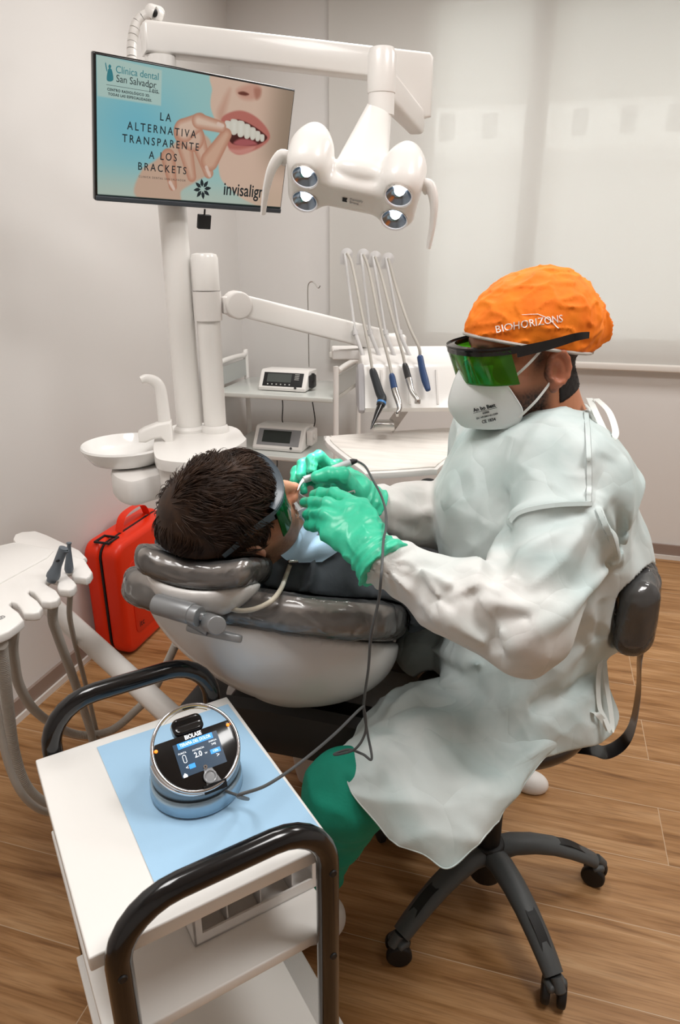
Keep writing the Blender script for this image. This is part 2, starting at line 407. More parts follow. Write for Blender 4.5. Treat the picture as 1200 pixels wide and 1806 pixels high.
obj('fabric', slab(-1.038, 2.55, 3.4385, 3.4395, .955, 2.55), m_blind, bl, 0)
obj('bottom_bar', slab(-1.043, 2.555, 3.428, 3.45, .928, .962, bevel=.008), mat('blind_bar', '#d8d2cb', .4), bl)
obj('roller', cyl((-1.04, 3.44, 2.565), (2.55, 3.44, 2.565), .028), m_alu, bl)
# the building across the street, seen faintly through the blind
YO = 22.0
def bz(x, y): return aty(x, y, YO)[2]
z_led0, z_led1, z_top = bz(900, 293), bz(900, 272), bz(900, 183)
bd = thing('street_building', 'pale apartment facade across the street, seen faintly through the blind', 'building', (3, YO, 0))
m_fac = mat('facade_pale', '#f0ece4', .9); m_fac2 = mat('facade_lower', '#b9b6b0', .9); m_roof = mat('roof_grey', '#8b8d85', .9); m_win = mat('facade_window', '#7d7d7a', .3)
fg = [slab(-8, 22, YO, YO+6, -14, z_led0)]
obj('lower_wall', fg, m_fac2, bd, 0)
obj('wall', slab(-8, 22, YO, YO+6, z_led1, z_top), m_fac, bd, 0)
obj('ledge', slab(-8, 22, YO-.35, YO+6, z_led0, z_led1), m_fac2, bd, 0)
obj('roof', slab(-8, 22, YO-.2, YO+6, z_top, z_top+5), m_roof, bd, 0)
for k, px in enumerate((720, 790, 866, 940, 1025, 1110, 1192, 1280, 1365)):
    a = aty(px-13, 205, YO); b = aty(px+13, 205, YO)
    obj('window', slab(a[0], b[0], YO-.03, YO+.2, bz(900, 243), bz(900, 198)), m_win, bd, 0)
# ================================================================== DENTAL UNIT (column, posts, cuspidor)
PD = 1.95
P1 = atd(335, 757, PD); P2 = atd(381, 768, PD)
ZPL = float(P1[2]) - .004                      # top of the unit's plate
un = thing('dental_unit', 'white dental unit column with two posts and a round spittoon bowl by the left wall', 'dental unit', (P1[0], P1[1], 0))
plate = [atz(*q, ZPL)[:2] for q in ((275, 768), (300, 752), (345, 745), (410, 752), (430, 768), (430, 779), (372, 812), (360, 817), (290, 812), (272, 800))]
plate = spline([(*p, 0) for p in plate], 5, True)[:, :2][::-1]
obj('top_plate', prism(plate, ZPL-.028, ZPL, bevel=.01, seg=4), M_WHITE, un)
pc = plate.mean(0); shr = pc + (plate-pc)*.93
obj('column', [prism(shr, .56, ZPL-.0285, bevel=.02)], M_WHITE2, un)
obj('support_arm', [tube(spline([(P1[0]+.03, P1[1]+.05, .58), (P1[0]+.1, P1[1]+.12, .5), (-.66, P1[1]+.2, .3)], 8), .055, 16)], M_WHITE2, un)
ZT = 1.895
obj('light_post', [cyl((P1[0], P1[1], ZPL-.001), (P1[0], P1[1], ZT-.02), .0355, 32), lathe([(.0355, 0), (.043, 0), (.043, .008), (.036, .016)], 32, (P1[0], P1[1], ZPL))], M_WHITE, un)
z510 = EYE[2] + (atd(370, 508, PD)-EYE)[2]
zc2 = atd(367, 447, PD)[2]
obj('arm_post', [cyl((P2[0], P2[1], ZPL-.001), (P2[0], P2[1], z510), .031, 32), lathe([(.031, 0), (.038, 0), (.038, .01), (.032, .02)], 32, (P2[0], P2[1], ZPL)),
    lathe([(0, 0), (.0345, 0), (.035, .004), (.035, zc2-z510-.012), (.031, zc2-z510-.003), (.02, zc2-z510), (0, zc2-z510)], 32, (P2[0], P2[1], z510+.002))], M_WHITE, un)
# spittoon bowl
BC = atd(222, 787, 1.83); br = .112
obj('spittoon_bowl', lathe([(0, -.046), (.06, -.045), (.09, -.036), (.108, -.012), (.115, .003), (.1125, .008), (.109, .004), (.1, -.014), (.08, -.028), (.045, -.035), (.02, -.037), (.018, -.04), (0, -.04)], 56, BC), mat('ceramic_white', '#f0eeeb', .12, coat=.5), un)
br_poly = [atz(*q, BC[2]-.06)[:2] for q in ((196, 836), (205, 850), (232, 858), (265, 850), (330, 832), (415, 812), (420, 790), (330, 795), (262, 815), (215, 826))]
obj('bowl_bracket', [prism(spline([(*p, 0) for p in br_poly], 4, True)[:, :2][::-1], BC[2]-.115, BC[2]-.045, bevel=.012)], M_WHITE2, un)
SB = atd(276, 762, 1.84)
ux_ = nrm(atd(305, 765, 1.86)-atd(245, 765, 1.84)); ux_[2] = 0; ux_ = nrm(ux_); Ms = axes(ux_, np.cross([0, 0, 1], ux_), np.array([0, 0, 1.0]))
pl = [(-.048, -.022), (-.046, .005), (-.03, .014), (.005, .026), (.042, .03), (.044, -.075), (.022, -.09), (.018, -.02), (.01, -.012), (-.01, -.016), (-.03, -.024)]
obj('water_spout', prism([(a, b) for a, b in pl], -.02, .02, Ms@np.array([[1, 0, 0], [0, 0, -1], [0, 1, 0]]), SB, bevel=.007, seg=3), M_WHITE, un)
cf = [SB+Ms@np.array(v) for v in ((.024, 0, .02), (.023, 0, .07), (.02, 0, .115), (.008, 0, .135), (-.012, -.002, .143), (-.026, -.004, .14))]
obj('cup_filler', tube(spline(cf, 6), .0075, 12, flat=np.interp(np.linspace(0, 1, 31), [0, .6, 1], [.0165, .014, .009]), nrm0=Ms[:, 1]), M_WHITE, un)
# ================================================================== OPERATING LIGHT
lt = thing('operating_light', 'white four-lamp dental operating light on a long overhead arm', 'lamp', (P1[0], P1[1], ZT-.02))
E1 = atz(757, 97, ZT+.046); A0 = np.array([P1[0], P1[1], ZT]); bd_ = nrm((E1-A0)*[1, 1, 0]); bn_ = np.cross([0, 0, 1], bd_)
LB = float(np.linalg.norm((E1-A0)[:2]))
Mb = axes(bd_, np.array([0, 0, 1.0]), -bn_*-1); Mb = np.stack([bd_, np.array([0, 0, 1.0]), np.cross(bd_, [0, 0, 1.0])], 1)
bp = [(-.038, -.018), (-.038, .04), (-.03, .046), (LB-.012, .046), (LB, .036), (LB, -.105), (LB-.035, -.112), (LB-.05, -.1), (LB-.12, -.024), (.05, -.018)]
obj('beam', [prism(bp, -.031, .031, Mb, A0, bevel=.008, seg=3)], M_WHITE, lt)
KL = .93; LP = atd(618, 352, 1.37)                       # centre of the lamp face
NT = atd(672, 95, 1.43); NB = atd(673, 168, 1.43)
KE = A0 + bd_*(LB-.03); KE[2] = NT[2]-.05
kd = KE-NB; obj('knuckle_arm', [box((np.array([NT[0], NT[1], NT[2]-.05])+KE)/2, (float(np.linalg.norm((KE-NT)[:2])), .045, .062), np.stack([nrm((KE-NT)*[1, 1, 0]), np.cross([0, 0, 1], nrm((KE-NT)*[1, 1, 0])), np.array([0, 0, 1.0])], 1), bevel=.012)], M_WHITE2, lt)
aim = nrm(V3(-.40, .96, 1.02)-LP)
e1 = atd(700, 366, 1.37)-atd(536, 337, 1.37); e1 = nrm(e1 - aim*(e1@aim)); e2 = np.cross(aim, e1)
if e2[2] < 0: e2 = -e2
ML = np.stack([e1, e2, -aim], 1)               # local: right, up, back
MLK = ML*KL
def LL(x, y, z): return LP + MLK@np.array([x, y, z])
lam = [(-.1, .033), (-.1, -.033), (.1, .033), (.1, -.033)]
nb_l = ML.T@(NB-LP)/KL
def f_light(p):
    q = p
    d = None
    for sx in (-1, 1):
        b = s_box(q, (.1*sx, 0, .05), (.043, .074, .05), .034)
        dome = s_ell(q, (.1*sx, .033, .07), (.044, .052, .068))
        b = smin(b, dome, .02)
        d = b if d is None else np.minimum(d, b)
    mid = s_box(q, (0, -.008, .034), (.075, .04, .028), .02)
    d = smin(d, mid, .018)
    nk = s_ecap(q, (0.01, .03, .05), nb_l+np.array([0, -.03, 0]), (.058, .026), (.028, .028), np.array([1.0, 0, 0]))
    d = smin(d, nk, .008)
    for x, y in lam: d = smax(d, -s_cap(q, (x, y, -.05), (x, y, .014), .027), .003)
    return d
bx = np.array([(-.16, -.09, -.02), (.16, .3, .3)])
gl = surfnet(f_light, (-.16, -.1, -.02), (.17, max(.14, nb_l[1]+.04), max(.2, nb_l[2]+.04)), .0045, 1)
obj('lamp_head', xf(gl, MLK, LP), M_WHITE, lt, 180)
obj('neck', [lathe([(0, 0), (.0285, .0), (.0295, .006), (.0295, float(NT[2]-NB[2])-.012), (.0245, float(NT[2]-NB[2])), (0, float(NT[2]-NB[2]))], 32, (NB[0], NB[1], NB[2]+.003)), cyl(NB+[0, 0, .005], NB-[0, 0, .037], .0272, 28)], M_WHITE, lt)
m_refl = mat('lamp_reflector', '#8d9aa8', .22, metal=1); m_led = mat('lamp_led', '#f4f8ff', .3, emit=9)
for x, y in lam:
    o = obj('lamp', [xf(lathe([(.0295, -.001), (.027, .0015), (.027, .006)], 28), MLK, LL(x, y, 0)), xf(lathe([(.0268, .0045), (.02, .012), (.012, .0165), (0, .0175)], 28, mi=1), MLK, LL(x, y, 0))], [M_WHITE2, m_refl], lt)
    obj('led', xf(lathe([(0, .009), (.008, .0105), (.011, .015), (0, .017)], 20), MLK, LL(x, y, 0)), m_led, o)
for sx in (-1, 1):
    hp = [LL(.148*sx, .03, .045), LL(.162*sx, .035, .04), LL(.176*sx, .018, .02), LL(.184*sx, -.02, -.005), LL(.186*sx, -.06, -.03)]
    obj('handle', [tube(spline(hp, 6), np.linspace(.0175, .0095, 25), 14, flat=np.linspace(.0105, .0052, 25), nrm0=ML[:, 1])], M_WHITE2, lt)
_MT = np.stack([ML[:, 0], ML[:, 1], np.cross(ML[:, 0], ML[:, 1])], 1)
for k_, w_ in enumerate(('Dentsply', 'Sirona')): obj('maker_lettering', xf(text(w_, .0075, depth=.0004, align='LEFT'), _MT, LL(-.002, -.004-.0085*k_, .0045)), M_GREY, lt, 0)
obj('maker_mark', xf(prism([(-.005, -.005), (.005, -.005), (.003, 0), (.005, .005), (-.005, .005)], 0, .0005), _MT, LL(-.012, -.008, .0045)), M_INK, lt, 0)
sl = bpy.data.lights.new('lamp_beam', 'SPOT'); sl.energy = 45; sl.spot_size = rad(10); sl.spot_blend = .5; sl.color = (.85, .93, 1); sl.shadow_soft_size = .04
so = bpy.data.objects.new('lamp_beam', sl); COL.objects.link(so); so_w = LP+aim*.03; so.location = so_w-np.array(abs_loc(lt))
beam_d = nrm(atd(540, 825, 1.27)-so_w)
so.rotation_euler = Vector(-beam_d).to_track_quat('Z', 'Y').to_euler(); so.parent = lt
# ================================================================== MONITOR
MO = V3(-.9396, 1.4491, 1.8288); mx_ = nrm(V3(.6087, .7789, -.0278)); mz_ = nrm(V3(.7575, -.6011, -.2544)); my_ = np.cross(mz_, mx_)
MM = np.stack([mx_, my_, mz_], 1); MW, MH = .49, .286
def ML_(x, y, z=0): return MO + MM@np.array([x, y, z])
mon = thing('monitor', 'flat black-framed monitor on the light post showing a clear aligner advert', 'monitor', ML_(MW/2, -MH, -.02))
obj('housing', [xf(box((MW/2, -MH/2, -.011), (MW, MH, .018), bevel=.004), MM, MO), xf(box((MW/2, -MH/2, -.03), (MW*.6, MH*.6, .03), bevel=.012), MM, MO)], M_BLACK, mon)
obj('lower_bezel', xf(box((MW/2, -MH+.0065, -.001), (MW-.004, .011, .006), bevel=.002), MM, MO), mat('bezel_slate', '#3b4148', .35), mon)
pm = np.array([P1[0], P1[1], 0]); bk = ML_(MW*.36, -MH*.45, -.04); pm[2] = bk[2]
pe = pm+nrm(bk-pm)*.041
obj('mount_arm', [tube([bk, pe], .018, 12), lathe([(.0375, -.04), (.043, -.04), (.043, .04), (.0375, .04), (.0375, -.04)], 28, pm)], M_LGREY, mon)
def sc(zx, zy):
    w = atp(140+zx/3, zy/3, MO, mz_)-MO; return np.array([w@mx_, w@my_])
SX0, SX1, SY0, SY1 = .005, MW-.005, -MH+.013, -.005
nx, ny = 440, 248
gx, gy = np.meshgrid(np.linspace(SX0, SX1, nx), np.linspace(SY1, SY0, ny)); PX = np.stack([gx.ravel(), gy.ravel()], 1)
IMG = np.zeros((nx*ny, 3), np.float32)
def rgb(h): h = h.lstrip('#'); return np.array([int(h[i:i+2], 16)/255 for i in (0, 2, 4)], np.float32)
def sdpoly(p, P):
    d = np.full(len(p), 1e9); s = np.ones(len(p)); n = len(P)
    for i in range(n):
        a, b = P[i], P[i-1]; e = b-a; w = p-a; t = np.clip(w@e/(e@e+1e-12), 0, 1); q = w-t[:, None]*e; d = np.minimum(d, (q*q).sum(1))
        c1 = p[:, 1] >= a[1]; c2 = p[:, 1] < b[1]; c3 = e[0]*w[:, 1] > e[1]*w[:, 0]
        s = np.where((c1 & c2 & c3) | (~c1 & ~c2 & ~c3), -s, s)
    return s*np.sqrt(d)
def sdseg(p, a, b, ra, rb):
    e = b-a; t = np.clip((p-a)@e/(e@e), 0, 1); return np.linalg.norm(p-a-t[:, None]*e, axis=1)-(ra+(rb-ra)*t)
def paint(d, col, soft=.0012, op=1.0, shade=None):
    global IMG
    m = (np.clip(.5-d/soft, 0, 1)*op)[:, None]; c = rgb(col)[None]
    if shade is not None: c = c + (rgb(shade)[None]-c)*np.clip(1+d/.012, 0, 1)[:, None]
    IMG = IMG*(1-m)+c*m
Z = lambda *pts: np.array([sc(*q) for q in pts])
ZS = lambda *pts: spline([(*sc(*q), 0) for q in pts], 6, True)[:, :2]
u = (PX[:, 0]-SX0)/(SX1-SX0); v = (PX[:, 1]-SY0)/(SY1-SY0)
base = rgb('#8fd0d8')[None]*(1-ss(u, .0, .0)[:, None])
t = np.exp(-((u-.18)**2/.06+(v-.55)**2/.12))[:, None]
IMG = rgb('#a9d6d2')[None]*(1-t)+rgb('#7cc9da')[None]*t
t = ss(v, .3, 0)[:, None]*.7; IMG = IMG*(1-t)+rgb('#cfd2c0')[None]*t
paint(sdpoly(PX, Z((90, 288), (437, 372), (432, 560), (95, 508))), '#c6ded3', .003, .85)
paint(sdpoly(PX, ZS((300, 1040), (330, 900), (400, 850), (500, 760), (560, 700), (640, 700), (700, 760), (700, 900), (620, 960), (540, 1010), (520, 1080))), '#d9b79f', .006)
skin = '#e9c8b2'
paint(sdpoly(PX, ZS((735, 380), (702, 480), (694, 560), (716, 630), (740, 690), (738, 780), (736, 880), (752, 950), (800, 1000), (880, 1060), (1060, 1130), (1180, 1100), (1180, 440))), skin, .004, 1)
t = (ss(u, .78, 1.0)*ss(v, .2, .5))[:, None]*.62; IMG = IMG*(1-t)+rgb('#7d6d58')[None]*t
t = (ss(u, .72, .9)*ss(v, .35, .05))[:, None]*.4; IMG = IMG*(1-t)+rgb('#cdb79c')[None]*t
paint(sdpoly(PX, ZS((745, 560), (730, 600), (742, 660), (765, 620), (790, 520), (798, 470), (775, 500))), '#c98f78', .014, .5)
paint(sdpoly(PX, ZS((835, 470), (850, 515), (900, 530), (945, 515), (960, 470), (930, 440))), '#d79f8a', .01, .8)
paint(sdpoly(PX, ZS((840, 490), (868, 484), (898, 498), (880, 506), (850, 500))), '#6b3326', .003, .95)
paint(sdpoly(PX, ZS((925, 470), (960, 470), (958, 510), (935, 525))), '#b0705c', .008, .7)
paint(sdpoly(PX, ZS((750, 632), (785, 600), (855, 585), (930, 615), (990, 675), (1008, 730), (965, 775), (900, 805), (840, 818), (795, 790), (775, 740), (760, 680))), '#c9776b', .004)
paint(sdpoly(PX, ZS((790, 790), (850, 790), (930, 775), (900, 806), (840, 816))), '#e39f92', .006, .8)
paint(sdpoly(PX, ZS((772, 655), (830, 632), (900, 655), (975, 705), (992, 735), (935, 768), (850, 768), (803, 755), (785, 710))), '#4a1413', .003)
paint(sdpoly(PX, ZS((815, 758), (850, 735), (910, 740), (940, 765), (860, 772))), '#c46a6c', .005, .9)
for (x, y, w_, h_) in ((787, 672, 17, 34), (820, 672, 20, 42), (855, 682, 20, 44), (888, 695, 17, 40), (918, 707, 15, 34), (944, 720, 13, 28), (968, 730, 11, 20)):
    paint(sdpoly(PX, ZS((x-w_, y-h_*.8), (x, y-h_), (x+w_, y-h_*.7), (x+w_*.9, y+h_*.6), (x, y+h_), (x-w_*.9, y+h_*.7))), '#f3efe2', .0015, 1, '#e5dfcf')
for (a, b, ra, rb, c) in (((470, 830), (495, 985), 38, 22, '#ddb399'), ((560, 780), (595, 935), 40, 24, '#e2bba2'), ((620, 720), (684, 915), 42, 26, '#e6c0a8'), ((600, 730), (560, 700), 60, 60, '#e6c2ab'), ((690, 850), (778, 712), 46, 28, '#e3b79c'), ((555, 690), (640, 640), 52, 36, '#ecccb6'), ((630, 640), (752, 672), 34, 26, '#efd0ba')):
    A, B = sc(*a), sc(*b); k = np.linalg.norm(sc(a[0]+10, a[1])-sc(*a))/10; paint(sdseg(PX, A, B, ra*k, rb*k), c, .002, 1, '#c98d72')
for q in (((672, 885), (690, 930)), ((480, 965), (500, 1000)), ((735, 655), (760, 665))):
    A, B = sc(*q[0]), sc(*q[1]); paint(sdseg(PX, A, B, .004, .0035), '#f3d8c8', .002, .9)
paint(sdpoly(PX, Z((0, 1020), (1300, 1112), (1300, 1300), (0, 1300))), '#0f2526', .0012)
for q in ((105, 1038), (137, 1041), (165, 1043), (190, 1045), (1030, 1107)): paint(np.linalg.norm(PX-sc(*q), axis=1)-.0022, '#c8d4d4', .001, .8)
lin_ = np.where(IMG <= .04045, IMG/12.92, ((IMG+.055)/1.055)**2.4)
Vs = np.stack([PX[:, 0], PX[:, 1], np.full(len(PX), .0005)], 1); ii = np.arange(nx*ny).reshape(ny, nx)
Fs = np.stack([ii[:-1, :-1], ii[1:, :-1], ii[1:, 1:], ii[:-1, 1:]], -1).reshape(-1, 4)
m_scr = mat('lit_screen', '#808080', .25, attr='Col', emit=.62); m_scr.node_tree.nodes['Principled BSDF'].inputs['Specular IOR Level'].default_value = .3
m_scr.node_tree.links.remove([l for l in m_scr.node_tree.links if l.to_socket.name == 'Base Color'][0]); m_scr.node_tree.nodes['Principled BSDF'].inputs['Base Color'].default_value = (.01, .01, .01, 1)
scr = obj('screen', xf((Vs, [tuple(f) for f in Fs.tolist()], 0), MM, MO), m_scr, mon, 0, colors=lin_, label='lit screen with a smiling mouth and dark lettering')
def stext(s, zx, zy, size, sx=1, space=1, bold=0, mi=0):
    q = sc(zx, zy); return text(s, size, MM, ML_(q[0], q[1], .0009), .0003, 'CENTER', space, sx, mi, bold)
ads = [stext('LA', 455, 622, .0225, .85, 1.5, .00022), stext('ALTERNATIVA', 440, 690, .0225, .85, 1.42, .00022), stext('TRANSPARENTE', 436, 757, .0225, .85, 1.42, .00022), stext('A LOS', 443, 829, .0225, .85, 1.42, .00022), stext('BRACKETS', 440, 893, .0225, .85, 1.42, .00022),
       stext('CLINICA DENTAL SAN SALVADOR', 440, 945, .0062, .9, 1.4), stext('invisalign', 872, 1010, .041, .8, 1.0, .0005),
       stext('San Salvador', 302, 434, .019, .92), stext('Teis.', 394, 479, .015, .9), stext('CENTRO RADIOLÓGICO 3D.', 262, 490, .0068, .95, 1.15, .0002), stext('TODAS LAS ESPECIALIDADES.', 270, 515, .0068, .95, 1.15, .0002)]
a, b = sc(142, 448), sc(418, 492); ads.append(xf(prism([(a[0], a[1]), (b[0], b[1]-.0003), (b[0], b[1]+.0004), (a[0], a[1]+.0007)], .0006, .001), MM, MO))
q = sc(651, 1000)
for k in range(8):
    an = rad(45*k+10); c, s_ = math.cos(an), math.sin(an)
    pet = [(q[0]+x*c-y*s_, q[1]+x*s_+y*c) for x, y in ((.005, 0), (.011, .0042), (.017, .0035), (.0235, 0), (.017, -.0035), (.011, -.0042))]
    ads.append(xf(prism(pet, .0006, .0011), MM, MO))
m_si = mat('screen_ink', '#10222a', .5)
obj('advert_flower', ads[12:], m_si, scr, 0)
for g_ in ads[:11]: obj('advert_lettering', g_, m_si, scr, 0)
obj('advert_rule', ads[11], m_si, scr, 0)
tl = [stext('Clínica dental', 308, 388, .019, .92)]
for pp in (ZS((146, 425), (150, 372), (160, 362), (172, 372), (178, 424)), ZS((153, 352), (160, 340), (168, 352), (160, 364)), ZS((136, 336), (140, 334), (147, 372), (143, 374))): tl.append(xf(prism(pp[::-1], .0006, .0011), MM, MO))
obj('clinic_mark', tl, mat('teal_ink', '#2c7f8d', .5), scr, 0)
# little black box under the monitor
kb = atp(360, 391, MO-mz_*.02, mz_)
wc = obj('sensor_box', [xf(box((0, 0, 0), (.034, .034, .012), bevel=.002), MM, kb), tube([kb+my_*.017, kb+my_*.03], .0025, 8)], M_BLKM); tag(wc, 'small square black box hanging under the lower edge of the monitor', 'sensor')
# spiral-wrapped cable
PT = np.array([P1[0]+.005, P1[1], ZT+.0615])
kp = [PT, PT+[-.02, 0, .012], atd(282, 22, PD-.08), atd(262, 25, PD-.08), atd(242, 40, PD-.08), atd(234, 70, PD-.08), atd(233, 105, PD-.08), atd(240, 180, PD-.06), atd(300, 230, PD-.05)]
kpath = spline(kp, 14)
sw = thing('wrapped_cable', 'white spiral-wrapped cable looping from the overhead arm down behind the monitor', 'cable', kp[0])
obj('cable', tube(kpath, .0085, 12), M_BLKM, sw)
T, N, B = frames(kpath); nT = len(kpath)
seg = []
for k in range(0, nT-6, 4):
    seg.append(tube(kpath[k:k+4]+(T[k]*.0)[None], .0125, 14))
seg = []
L = np.r_[0, np.cumsum(np.linalg.norm(np.diff(kpath, axis=0), axis=1))]
for s0 in np.arange(0, L[-1]-.03, .0195):
    pts = np.stack([np.interp(np.linspace(s0, s0+.0175, 4), L, kpath[:, i]) for i in range(3)], 1); seg.append(tube(pts, .0135, 14))
obj('spiral_wrap', seg, M_WHITE, sw)
# ================================================================== SHELF TROLLEY AT THE BACK
YC = 2.93; YCB = YC+.42
ct = thing('instrument_cart', 'white steel cart with pale shelves standing against the back wall', 'cart', (-1.05, YC+.2, 0))
cxl, cxr = aty(395, 692, YC)[0]-.06, aty(592, 702, YC)[0]
zs1, zs2 = aty(490, 697, YC)[2], aty(470, 803, YC)[2]
m_shelf = mat('pale_glass_shelf', '#d3d6d1', .18, coat=.4); m_frost = mat('frosted_panel', '#c9ccc9', .3, trans=.3)
for z in (zs1, zs2, .16):
    obj('shelf', slab(cxl+.012, cxr-.012, YC, YCB, z-.022, z, bevel=.004), m_shelf, ct)
for X in (cxl, cxr):
    P_ = [(X, YC+.01, .06), (X, YC+.01, zs1+.06), (X, YC+.05, zs1+.115), (X, YCB-.05, zs1+.115), (X, YCB-.01, zs1+.06), (X, YCB-.01, .06)]
    obj('side_frame', tube(spline(P_, 5), .0125, 12), M_WHITE, ct)
    obj('side_panel', slab(X-.003, X+.003, YC+.02, YCB-.02, zs1+.01, zs1+.095), m_frost, ct)
    for Y in (YC+.01, YCB-.01): obj('caster', [cyl((X-.01, Y, .03), (X+.01, Y, .03), .03, 20, bevel=.004), cyl((X, Y, .05), (X, Y, .075), .008, 10)], M_DKPL, ct)
def device(name, label, px0, px1, Yf, z, hscr, grp):
    a = aty(px0[0], px0[1], Yf); b = aty(px1[0], px1[1], Yf); w = abs(b[0]-a[0]); X0 = a[0]
    return X0, w
# motor unit on the upper shelf
def motor(name, label, X0, X1, Y0, z, h, dp, lean, col, scol, fr, keys):
    d = thing(name, label, 'dental device', ((X0+X1)/2, Y0+.08, z))
    pr = [(Y0, .003), (Y0-.002, .016), (Y0+lean, h-.006), (Y0+lean+.012, h), (Y0+dp, h-.008), (Y0+dp, .003)]
    Mx = np.array([[0, 0, 1], [1, 0, 0], [0, 1, 0]], float)
    obj('body', [prism(pr, X0, X1, Mx, (0, 0, z), bevel=.008, seg=3)], col, d)
    dy, dz = lean+.002, h-.022; Lf = math.hypot(dy, dz); fy = np.array([0, dy, dz])/Lf; fx = np.array([1.0, 0, 0]); fn = np.cross(fx, fy); Mf = np.stack([fx, fy, fn], 1)
    O = np.array([X0, Y0-.002, z+.016]); w = X1-X0
    obj('display_panel', xf(box((w*fr[0], Lf*fr[1], .0005), (w*fr[2], Lf*fr[3], .003), bevel=.001), Mf, O), scol, d)
    obj('screen', xf(box((w*fr[4], Lf*fr[5], .0018), (w*fr[6], Lf*fr[7], .002)), Mf, O), mat('dim_lcd', '#4a4f4c' if keys else '#15211c', .2), d)
    obj('knob', xf(cyl((w*.78, Lf*.03, 0), (w*.78, Lf*.03, .004), .006, 16), Mf, O), M_DKPL, d)
    if keys:
        ic = [xf(box((w*(.2+.09*k), Lf*.2, .002), (.006, .005, .002)), Mf, O) for k in range(6)] + [xf(box((w*.78, Lf*(.52+.1*k), .002), (.022, .0025, .002)), Mf, O) for k in range(4)]
        mk_ = mat('key_print', '#c9c9c4', .5)
        for k_i, g_ in enumerate(ic): obj('key' if k_i < 6 else 'readout_line', g_, mk_, d, 0)
    return d
Ya = YC+.085; xa, xb = aty(455, 680, Ya)[0], aty(540, 685, Ya)[0]
d1 = motor('endodontic_motor', 'white device with a black fronted display on the upper cart shelf', xa, xb, Ya, zs1+.001, .092, .17, .045, M_WHITE, M_BLKM, (.5, .5, .82, .82, .42, .58, .5, .5), True)
obj('side_holder', [box((xb+.012, Ya+.06, zs1+.045), (.026, .05, .06), bevel=.008), cyl((xb+.022, Ya+.04, zs1+.05), (xb+.022, Ya+.04, zs1+.085), .008, 12)], M_DKPL, d1)
Yb = YC+.075; xa2, xb2 = aty(445, 790, Yb)[0], aty(533, 795, Yb)[0]
d2 = motor('physio_motor', 'white device with a dark screen in a grey surround on the lower cart shelf', xa2, xb2, Yb, zs2+.001, .108, .19, .06, M_WHITE, M_GREY, (.5, .52, .84, .8, .46, .55, .56, .58), False)
obj('pump_head', [box((xb2+.018, Yb+.1, zs2+.06), (.03, .09, .075), bevel=.008), cyl((xb2+.034, Yb+.08, zs2+.065), (xb2+.042, Yb+.08, zs2+.065), .012, 16)], M_WHITE2, d2)
Yh = Ya+.15; hx = aty(545, 640, Yh)[0]; hz = lambda x, y: aty(x, y, Yh)
hk = obj('hook_rod', tube(spline([(hx+.0, Yh, zs1+.0955), hz(544, 560), hz(543, 515), hz(545, 500), hz(552, 497), hz(558, 504), hz(562, 508), hz(565, 504)], 6), .0026, 8), M_STEEL)
tag(hk, 'thin metal bag-hook rod rising behind the upper device on the back cart', 'hook')
def cable(name, pts, r, m, label, cat='cable', k=8):
    o = obj(name, tube(spline(pts, k), r, 8), m); return tag(o, label, cat, 'black cables on the back cart')
Yw = YC+.2
cable('power_cable', [(aty(497, 690, Yw)[0], Yw, zs1-.0255), aty(499, 715, Yw), aty(498, 738, Yw), (aty(499, 745, Yw)[0], Yw, zs2+.1135)], .0028, M_BLKM, 'short black cable between the two cart shelves, above the lower device')
cable('power_cable', [(aty(549, 700, Yw)[0], Yw, zs1-.0255), aty(554, 725, Yw), aty(556, 742, Yw), aty(554, 752, Yw)], .0028, M_BLKM, 'curved black cable hanging beside the pump head of the lower device')
cable('power_cable', [(aty(488, 812, Yw)[0], Yw, zs2-.025), aty(489, 822, Yw), aty(482, 838, Yw), aty(474, 848, Yw), aty(466, 856, Yw)], .0028, M_BLKM, "black cable hanging below the lower cart shelf, above the patient's goggles")
# ================================================================== DELIVERY UNIT
dl = thing('delivery_unit', 'white delivery console with four whip arms on a long swing arm', 'dental unit', (P2[0], P2[1], 0))
aS = np.array([P2[0], P2[1], atd(400, 533, PD)[2]])
aE = atd(672, 600, 2.06)
adir = nrm((aE-aS)*[1, 1, 0]); aup = np.array([0, 0, 1.0]); Ma = np.stack([adir, aup, np.cross(adir, aup)], 1)
LA = float(np.linalg.norm((aE-aS)[:2])); dz = aE[2]-aS[2]
obj('pivot', [cyl(aS-Ma[:, 2]*.03+adir*.08, aS+Ma[:, 2]*.03+adir*.08, .036, 28, bevel=.006), box(aS+adir*.05, (.02, .03, .045), Ma@np.array([[1, 0, 0], [0, 0, 1], [0, -1, 0]]).T, bevel=.005), lathe([(.0356, -.037), (.037, -.037), (.037, .037), (.0356, .037), (.0356, -.037)], 28, aS)], M_WHITE2, dl)
obj('swing_arm', [prism([(.085, -.03), (.075, .0), (.085, .03), (LA, dz+.034), (LA+.02, dz+.01), (LA, dz-.034)], -.024, .024, Ma, aS, bevel=.008, seg=3)], M_WHITE, dl)
CW = nrm(V3(.95, .31, 0)); CD = np.cross(CW, [0, 0, 1]); Mc = np.stack([CW, CD*-1, np.array([0, 0, 1.0])], 1)   # width, rearward, up
if CD[1] > 0: Mc = np.stack([CW, CD, np.array([0, 0, 1.0])], 1)
CO = atd(640, 650, 1.87)                        # front top left edge of the console
def CL(x, y, z): return CO + Mc@np.array([x, y, z])
Mp = np.stack([Mc[:, 1], np.array([0, 0, 1.0]), Mc[:, 0]], 1)
CWD = .40
prof = [(-.055, -.088), (-.06, -.096), (-.052, -.108), (.02, -.108), (.2, -.04), (.21, .02), (.2, .033), (.03, .012), (.0, .0)]
obj('console', prism(prof, 0, CWD, Mp, CO, bevel=.006, seg=3), M_WHITE, dl)
